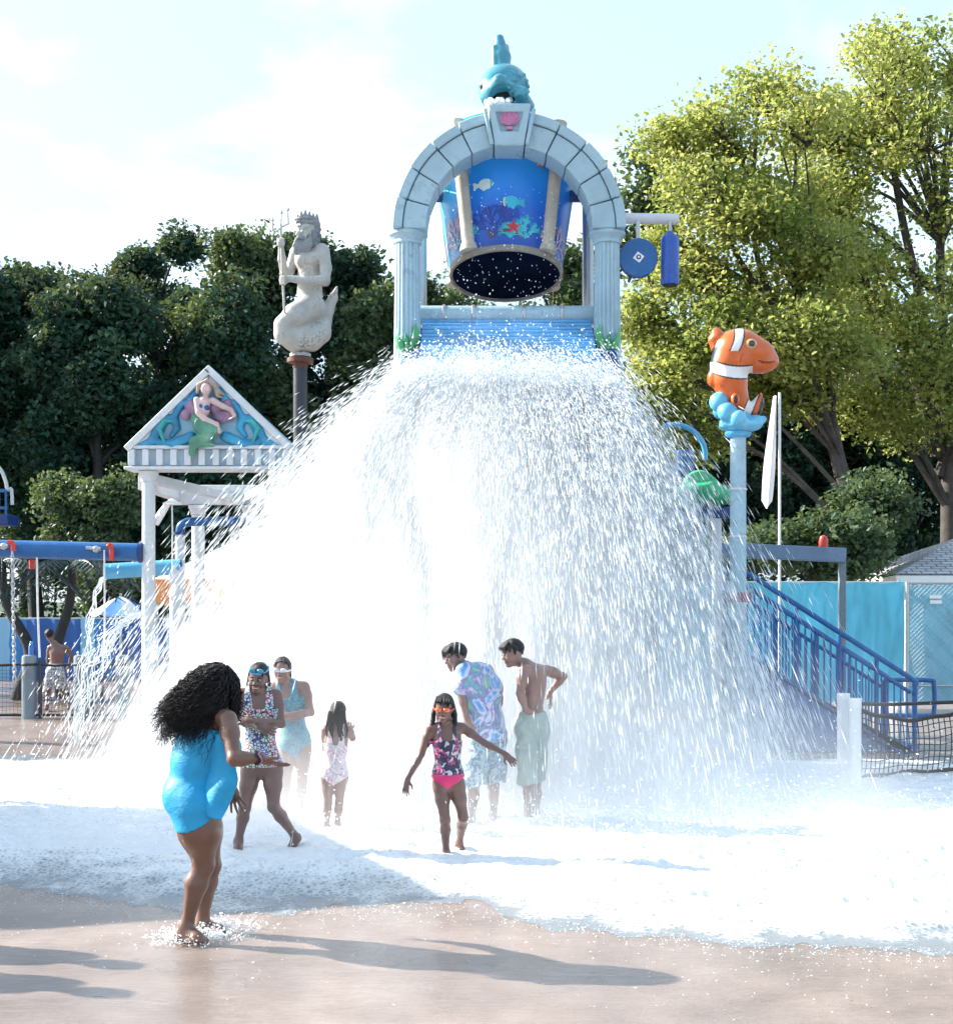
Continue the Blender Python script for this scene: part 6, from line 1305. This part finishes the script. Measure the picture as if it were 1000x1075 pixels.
used = np.unique(q); rem = np.full(nr*ncx, -1); rem[used] = np.arange(len(used))
me = fast_mesh('foam', np.stack([XX, YY_, Z], -1).reshape(-1, 3)[used], rem[q]); set_col(me, np.repeat(dens.reshape(-1, 1)[used], 3, 1))
tag(link('foam', me, FOAM), 'white churning foam sliding over the beige pavement', None, None, 'stuff')

# ---- falling spray: thousands of stretched drops on ballistic paths
OCT = np.array([(1, 2, 0), (2, 3, 0), (3, 4, 0), (4, 1, 0), (2, 1, 5), (3, 2, 5), (4, 3, 5), (1, 4, 5)])
def drops(pos, vel, rad, ln):
    n = len(pos); d = vel/(np.linalg.norm(vel, axis=1, keepdims=True)+1e-9)
    s1 = np.cross(d, np.array([.31, .77, .2])); s1 /= np.linalg.norm(s1, axis=1, keepdims=True)+1e-9; s2 = np.cross(d, s1); r = rad[:, None]; L_ = ln[:, None]
    v = np.stack([pos+d*L_*.5, pos+s1*r+d*L_*.14, pos+s2*r+d*L_*.14, pos-s1*r+d*L_*.14, pos-s2*r+d*L_*.14, pos-d*L_*.5], 1).reshape(-1, 3)
    f = (np.arange(n)[:, None, None]*6+OCT[None]).reshape(-1, 3); return v, f
def spray(name, label, pos, vel, rad, ln):
    k = (pos[:, 2] > .01) & (pos[:, 1] > 3); v, f = drops(pos[k], vel[k], rad[k], ln[k])
    return tag(link(name, fast_mesh(name, v, f, True), DROP), label, 'water', None, 'stuff')
g = np.random.default_rng(21); GR = np.array([0, 0, -9.81])
def fall(n, x0, x1, zc, y0, vx, svx, vy, svy, vz, svz, tmax=1.25, rmin=.0032, rmax=.0098, xc=.31, clump=0):
    x = g.uniform(x0, x1, n); up_ = g.random(n)**2; p0 = np.stack([x, np.full(n, y0)+g.normal(0, .15, n)+up_*.45, zc+g.normal(0, .12, n)+up_*.26], 1)
    v0 = np.stack([np.where(x < xc, (x-xc)*vx[0], (x-xc)*vx[1])+g.normal(0, svx, n), vy+svy*g.normal(size=n), vz+svz*g.normal(size=n)], 1)
    if clump:                                                        # ropes of water: drops that share one path
        k = g.integers(0, clump, n); pv_ = np.stack([g.uniform(x0, x1, clump), np.full(clump, y0), np.full(clump, zc)], 1); vv = np.stack([(pv_[:, 0]-xc)*vx[1]+g.normal(0, svx, clump), vy+svy*g.normal(size=clump), vz+svz*g.normal(size=clump)], 1)
        w_ = .10; p0 = pv_[k]+g.normal(0, .025, (n, 3)); v0 = vv[k]+g.normal(0, .10, (n, 3))
    tt = g.random(n)*tmax; vel = v0+GR*tt[:, None]*.93; p = p0+v0*tt[:, None]+.5*GR*.93*(tt[:, None]**2)
    sp = np.linalg.norm(vel, axis=1); rad = np.exp(g.uniform(np.log(rmin), np.log(rmax), n)); ln = rad*2+sp*g.uniform(.008, .030, n)
    return p, vel, rad, ln
cat = lambda *a_: [np.concatenate(z) for z in zip(*a_)]
zE = 4.2
def thin(a_, k): return a_[0], a_[1], a_[2]*k, a_[3]
main = cat(fall(60000, -.85, 1.5, zE, 14.6, (3.75, 2.05), .30, -1.5, .75, -3.6, .8, tmax=.85, rmin=.0016, rmax=.0052), fall(38000, -.88, .3, zE, 14.6, (3.85, 2.1), .32, -1.5, .8, -3.3, .9, tmax=.85, rmin=.0016, rmax=.0052),
           fall(56000, -.85, 1.5, zE, 14.5, (3.75, 2.05), .33, -1.6, .9, -3.3, .9, tmax=.85, clump=330, rmin=.0018, rmax=.0066), fall(15000, -.6, 1.4, zE, 14.5, (2.4, 1.3), .45, -3.4, .8, -1.6, .8, tmax=1.1, rmin=.0016, rmax=.005),
           fall(8000, .8, 1.6, zE, 14.5, (1, 2.2), .4, -.9, .8, -2.8, 1.0, tmax=.95, rmin=.0016, rmax=.0054), fall(9000, -.85, 1.55, zE+.1, 14.7, (.9, .55), .4, -.9, .7, -.3, .7, tmax=1.2, rmin=.0016, rmax=.005),
           fall(6500, -.4, 1.3, 3.6, 12.6, (1.2, 1.0), .35, -2.8, .45, -1.0, .6, tmax=.9, rmin=.0016, rmax=.005))
spray('falling_spray', 'bright white curtain of falling water drops from the slatted chute', *main)
# burst where the bucketful strikes the slats
n = 15000; x = g.uniform(-.75, 1.45, n); f = g.beta(2.2, 1.1, n); p = np.stack([x+g.normal(0, .1, n), 16.2-1.75*f+g.normal(0, .06, n), 5.1-1.22*f+np.abs(g.normal(0, .10+.16*f, n))], 1)
v = np.stack([g.normal(0, .8, n), g.normal(-1.2, .5, n), g.normal(.5, 1.0, n)], 1); rad = np.exp(g.uniform(np.log(.004), np.log(.014), n))
keep_ = (f > .60+.22*np.abs((x-.3)/1.1)**2+.12*g.normal(size=n))
spray('chute_burst', 'white burst of water breaking over the blue slats', p[keep_], v[keep_], rad[keep_], (rad*2.4+.02*g.random(n))[keep_])
# drips from the bucket
n = 420; p = np.stack([g.uniform(-.3, 1.0, n), g.uniform(15.6, 16.6, n), g.uniform(4.9, 6.7, n)], 1); v = np.stack([g.normal(0, .2, n), g.normal(0, .2, n), g.normal(-2.5, .8, n)], 1); rad = np.exp(g.uniform(np.log(.004), np.log(.010), n))
spray('bucket_drips', 'scattered drops falling from the tipping bucket', p, v, rad, rad*2.6)
# splash thrown up from the ground
n = 26000; x0 = g.normal(.2, 1.9, n); y0 = g.uniform(9.6, 14.6, n); t_ = g.random(n)*.55; v0 = np.stack([g.normal(0, .9, n)+x0*.25, g.normal(-.5, .9, n), np.abs(g.normal(1.5, .9, n))], 1)
p = np.stack([x0, y0, np.zeros(n)], 1)+v0*t_[:, None]+.5*GR*t_[:, None]**2; vel = v0+GR*t_[:, None]; rad = np.exp(g.uniform(np.log(.003), np.log(.008), n))
spray('ground_splash', 'low white splash leaping from the flooded pavement', p, vel, rad, rad*2+np.linalg.norm(vel, axis=1)*.007)
# fine stray drops drifting left over the pavilion and around the girls
n = 3000; p = np.stack([g.uniform(-4.1, -1.0, n), g.uniform(11.5, 16.6, n), g.random(n)**1.3*3.4], 1); p = p[(p[:, 0] > -1.6-(3.6-p[:, 2])*1.0+g.normal(0, .35, n))]; n = len(p); v = np.stack([g.normal(-1.6, .5, n), g.normal(-.4, .3, n), g.normal(-4.0, 1, n)], 1); rad = np.exp(g.uniform(np.log(.003), np.log(.007), n))
spray('stray_spray', 'fine stray drops flying past the pavilion columns', p, v, rad, rad*2+.035*g.random(n)+.02)
# ---- splash round the woman's feet
for (px, py), n, lab in (((203, 988), 900, 'small crown of water splashing around the woman\'s near foot'), ((232, 978), 420, 'small splash around the woman\'s far heel')):
    c = G(px, py); th = g.uniform(0, 6.28, n); rr = np.abs(g.normal(.10, .05, n)); p = np.stack([c.x+rr*np.cos(th)*1.4, c.y+rr*np.sin(th), np.abs(g.normal(0, .028, n))*(1.2-rr*3).clip(.2)], 1)+np.array([0, 0, .012]); v = np.stack([np.cos(th), np.sin(th), g.normal(.7, .5, n)], 1); rad = np.exp(g.uniform(np.log(.0022), np.log(.0065), n))
    spray('foot_splash', lab, p, v, rad, rad*2.4+.010*g.random(n))
# ---- flecks of foam left on the wet pavement ahead of the flow
n = 1700; fpx = g.uniform(-60, 1060, n); fpy = np.interp(fpx, [-100, 0, 100, 200, 300, 400, 440, 500, 560, 640, 700, 780, 850, 930, 1000, 1100], [915, 930, 945, 955, 957, 951, 949, 951, 966, 975, 981, 990, 994, 997, 999, 1000])+np.abs(g.normal(0, 1, n))*np.where(g.random(n) < .7, 9, 38)
yy = F*H/(fpy-YH); p = np.stack([(fpx-500)/F*yy, yy, np.full(n, .012)], 1); v = np.stack([g.normal(0, 1, n), g.normal(0, .5, n), np.zeros(n)], 1); rad = np.exp(g.uniform(np.log(.0012), np.log(.004), n))
spray('foam_flecks', 'scattered flecks of foam on the wet pavement ahead of the flow', p, v, rad, rad*np.exp(g.uniform(.7, 2.0, n)))
# ---- jets and pour on the left
def strand(b, p0, v0, T, seed, r0, n=34):
    r = random.Random(seed); ph = r.uniform(0, 6); pts, rs = [], []
    for i in range(n+1):
        tt = T*i/n; p = V(p0)+V(v0)*tt+V((0, 0, -4.9*tt*tt)); w_ = .006+.05*tt/T
        p += V((w_*math.sin(ph+i*.9+r.uniform(-.3, .3)), w_*math.cos(ph*2+i*.7), w_*.8*math.sin(ph+i*1.3))); pts.append(p); rs.append(max(.002, r0*(.55+.6*abs(math.sin(ph+i*.8)))*(1-.5*i/n)))
    b.tube(pts, rs, 6)
S0 = P(150, 646, 17.0)
WATER = paint('jet_water', (.78, .86, .9), .08, .05, bs=.3, sc=12, spec=1, coat=.5)
b = MB()
for i in range(12): strand(b, S0+V((0, random.uniform(-.05, .05), random.uniform(-.03, .04))), (-1.15-.08*i*.6+random.uniform(-.2, .2), -.3+random.uniform(-.4, .4), .45+random.uniform(-.25, .25)), .61, i, .010)
n = 450; tt = g.random(n)*.66; v0 = np.stack([g.normal(-1.6, .5, n), g.normal(-.3, .35, n), g.normal(.45, .3, n)], 1); p = np.array(tuple(S0))+v0*tt[:, None]+.5*GR*tt[:, None]**2; vel = v0+GR*tt[:, None]; rad = np.exp(g.uniform(np.log(.003), np.log(.010), n)); k = p[:, 2] > .02
v, f = drops(p[k], vel[k], rad[k], (rad*2+np.linalg.norm(vel, axis=1)*.008)[k]); b.add(v.tolist(), f.tolist())
tag(b.build('water_jets', WATER), 'braided jets of water arching left from the pavilion column', 'water', None, 'stuff')
b = MB(); S1 = P(110, 606, 17.75)
for i in range(6): strand(b, S1+V((0, .03*(i-2.5), random.uniform(-.03, .01))), (-.55+random.uniform(-.06, .06), -.1, -.1), .72, 40+i, .007)
tag(b.build('pouring_water', WATER), 'thin stream pouring from the end of the pale blue tube', 'water', None, 'stuff')

# ---- mist: one cloud of spray with soft edges
def mist(name, label, lo, hi, build, dens, step=1.0):
    b = MB(); b.box(((V(lo)+V(hi))/2), V(hi)-V(lo)); m_ = bpy.data.materials.new(name); m_.use_nodes = True; t = m_.node_tree; t.nodes.remove(t.nodes['Principled BSDF']); o_ = t.nodes['Material Output']
    pv_ = N(t, 'ShaderNodeVolumePrincipled'); pv_.inputs['Color'].default_value = (.97, .985, 1, 1); pv_.inputs['Anisotropy'].default_value = .25
    geo = t.nodes.new('ShaderNodeNewGeometry'); s = N(t, 'ShaderNodeSeparateXYZ'); t.links.new(geo.outputs['Position'], s.inputs[0])
    d = build(t, s.outputs[0], s.outputs[1], s.outputs[2], geo.outputs['Position']); t.links.new(math_(t, 'MULTIPLY', d, dens), pv_.inputs['Density']); t.links.new(pv_.outputs[0], o_.inputs['Volume'])
    m_.cycles.volume_step_rate = step
    return tag(b.build(name, m_, smooth=False), label, 'mist', None, 'stuff')
def bell(t, x, y, z, pos):
    M_ = lambda *a_, **k_: math_(t, *a_, **k_)
    zz = M_('DIVIDE', z, 4.6, clamp=True); zi = M_('SUBTRACT', 1, zz)
    cx_ = M_('ADD', -.35, M_('MULTIPLY', zz, .65)); w_ = M_('ADD', 1.15, M_('MULTIPLY', M_('POWER', zi, .8), 2.35)); wy = M_('ADD', .7, M_('MULTIPLY', zi, 2.25)); cy_ = M_('SUBTRACT', 14.4, M_('MULTIPLY', zi, 1.7))
    qx = M_('POWER', M_('ABSOLUTE', M_('DIVIDE', M_('SUBTRACT', x, cx_), w_)), 2.0); qy = M_('POWER', M_('ABSOLUTE', M_('DIVIDE', M_('SUBTRACT', y, cy_), wy)), 2.0)
    q_ = M_('SUBTRACT', 1, M_('ADD', qx, qy), clamp=True)
    mp_ = N(t, 'ShaderNodeMapping'); mp_.inputs['Scale'].default_value = (2.3, 1.3, .42); t.links.new(pos, mp_.inputs[0]); nn = noise(t, mp_.outputs[0], 1.2, 4, .62, .4); nz = M_('MULTIPLY', M_('SUBTRACT', nn.outputs[0], .36, clamp=True), 4.6)
    leftw = M_('ADD', M_('ADD', .50, M_('MULTIPLY', M_('DIVIDE', M_('SUBTRACT', 2.0, x), 1.2, clamp=True), .5)), M_('MULTIPLY', M_('DIVIDE', M_('SUBTRACT', 1.2, x), 3.2, clamp=True), 1.7))
    return M_('MULTIPLY', M_('MULTIPLY', q_, nz), M_('MULTIPLY', leftw, M_('MULTIPLY', M_('ADD', .02, M_('MULTIPLY', zi, 1.2)), 1.0)))
mist('spray_mist', 'white mist hanging inside the falling water', (-4.3, 9.4, .03), (4.2, 15.8, 4.9), bell, 1.15)
def low(t, x, y, z, pos):
    M_ = lambda *a_, **k_: math_(t, *a_, **k_)
    fz = M_('SUBTRACT', M_('POWER', 2.718, M_('DIVIDE', z, -.40)), .02, clamp=True); ex = M_('SUBTRACT', 1, M_('POWER', M_('ABSOLUTE', M_('DIVIDE', M_('SUBTRACT', x, .15), 3.6)), 4.0), clamp=True)
    ey = M_('MULTIPLY', M_('DIVIDE', M_('SUBTRACT', y, 9.0), 2.4, clamp=True), M_('DIVIDE', M_('SUBTRACT', 14.6, y), 2.0, clamp=True))
    nz = M_('MULTIPLY', M_('SUBTRACT', noise(t, pos, 1.6, 4, .6).outputs[0], .25, clamp=True), 2.6)
    return M_('MULTIPLY', M_('MULTIPLY', fz, nz), M_('MULTIPLY', ex, ey))
mist('ground_mist', 'low white mist drifting over the foam', (-4.2, 8.6, .02), (4.8, 15.4, 1.7), low, 1.5)

# ================================================================ just outside the frame on the left: an added shelter, its roof shaped to shade the foam, and bystanders
g0 = V((-7.6, 10.6, 0)); sl = thing('added_shade_shelter', g0, 'unseen flat roofed shelter added left of the view to shade the foam', 'shelter')
zr = 3.0; MB().prism([V((-10.5, 8.55, zr)), V((-7.3, 8.78, zr)), V((-5.05, 9.5, zr)), V((-6.5, 12.6, zr)), V((-10.5, 12.6, zr))], V((0, 0, .12))).build('roof', CANVAS, sl)
for x, y in ((-5.6, 9.7), (-6.9, 12.3), (-10.2, 9.0), (-10.2, 12.3)): MB().tube([V((x, y, 0)), V((x, y, zr))], .06, 10).build('post', STEEL, sl)
for (x, y), lab in (((-4.15, 7.32), 'bystander just beyond the left edge, farther one'), ((-4.08, 6.85), 'bystander just beyond the left edge, nearer one')):
    o = copy_tree(Tb['root']); o.location = (x, y, 0); o.rotation_euler.z = 2.6; o['label'] = lab; o['group'] = 'bystanders casting shadows from the left'
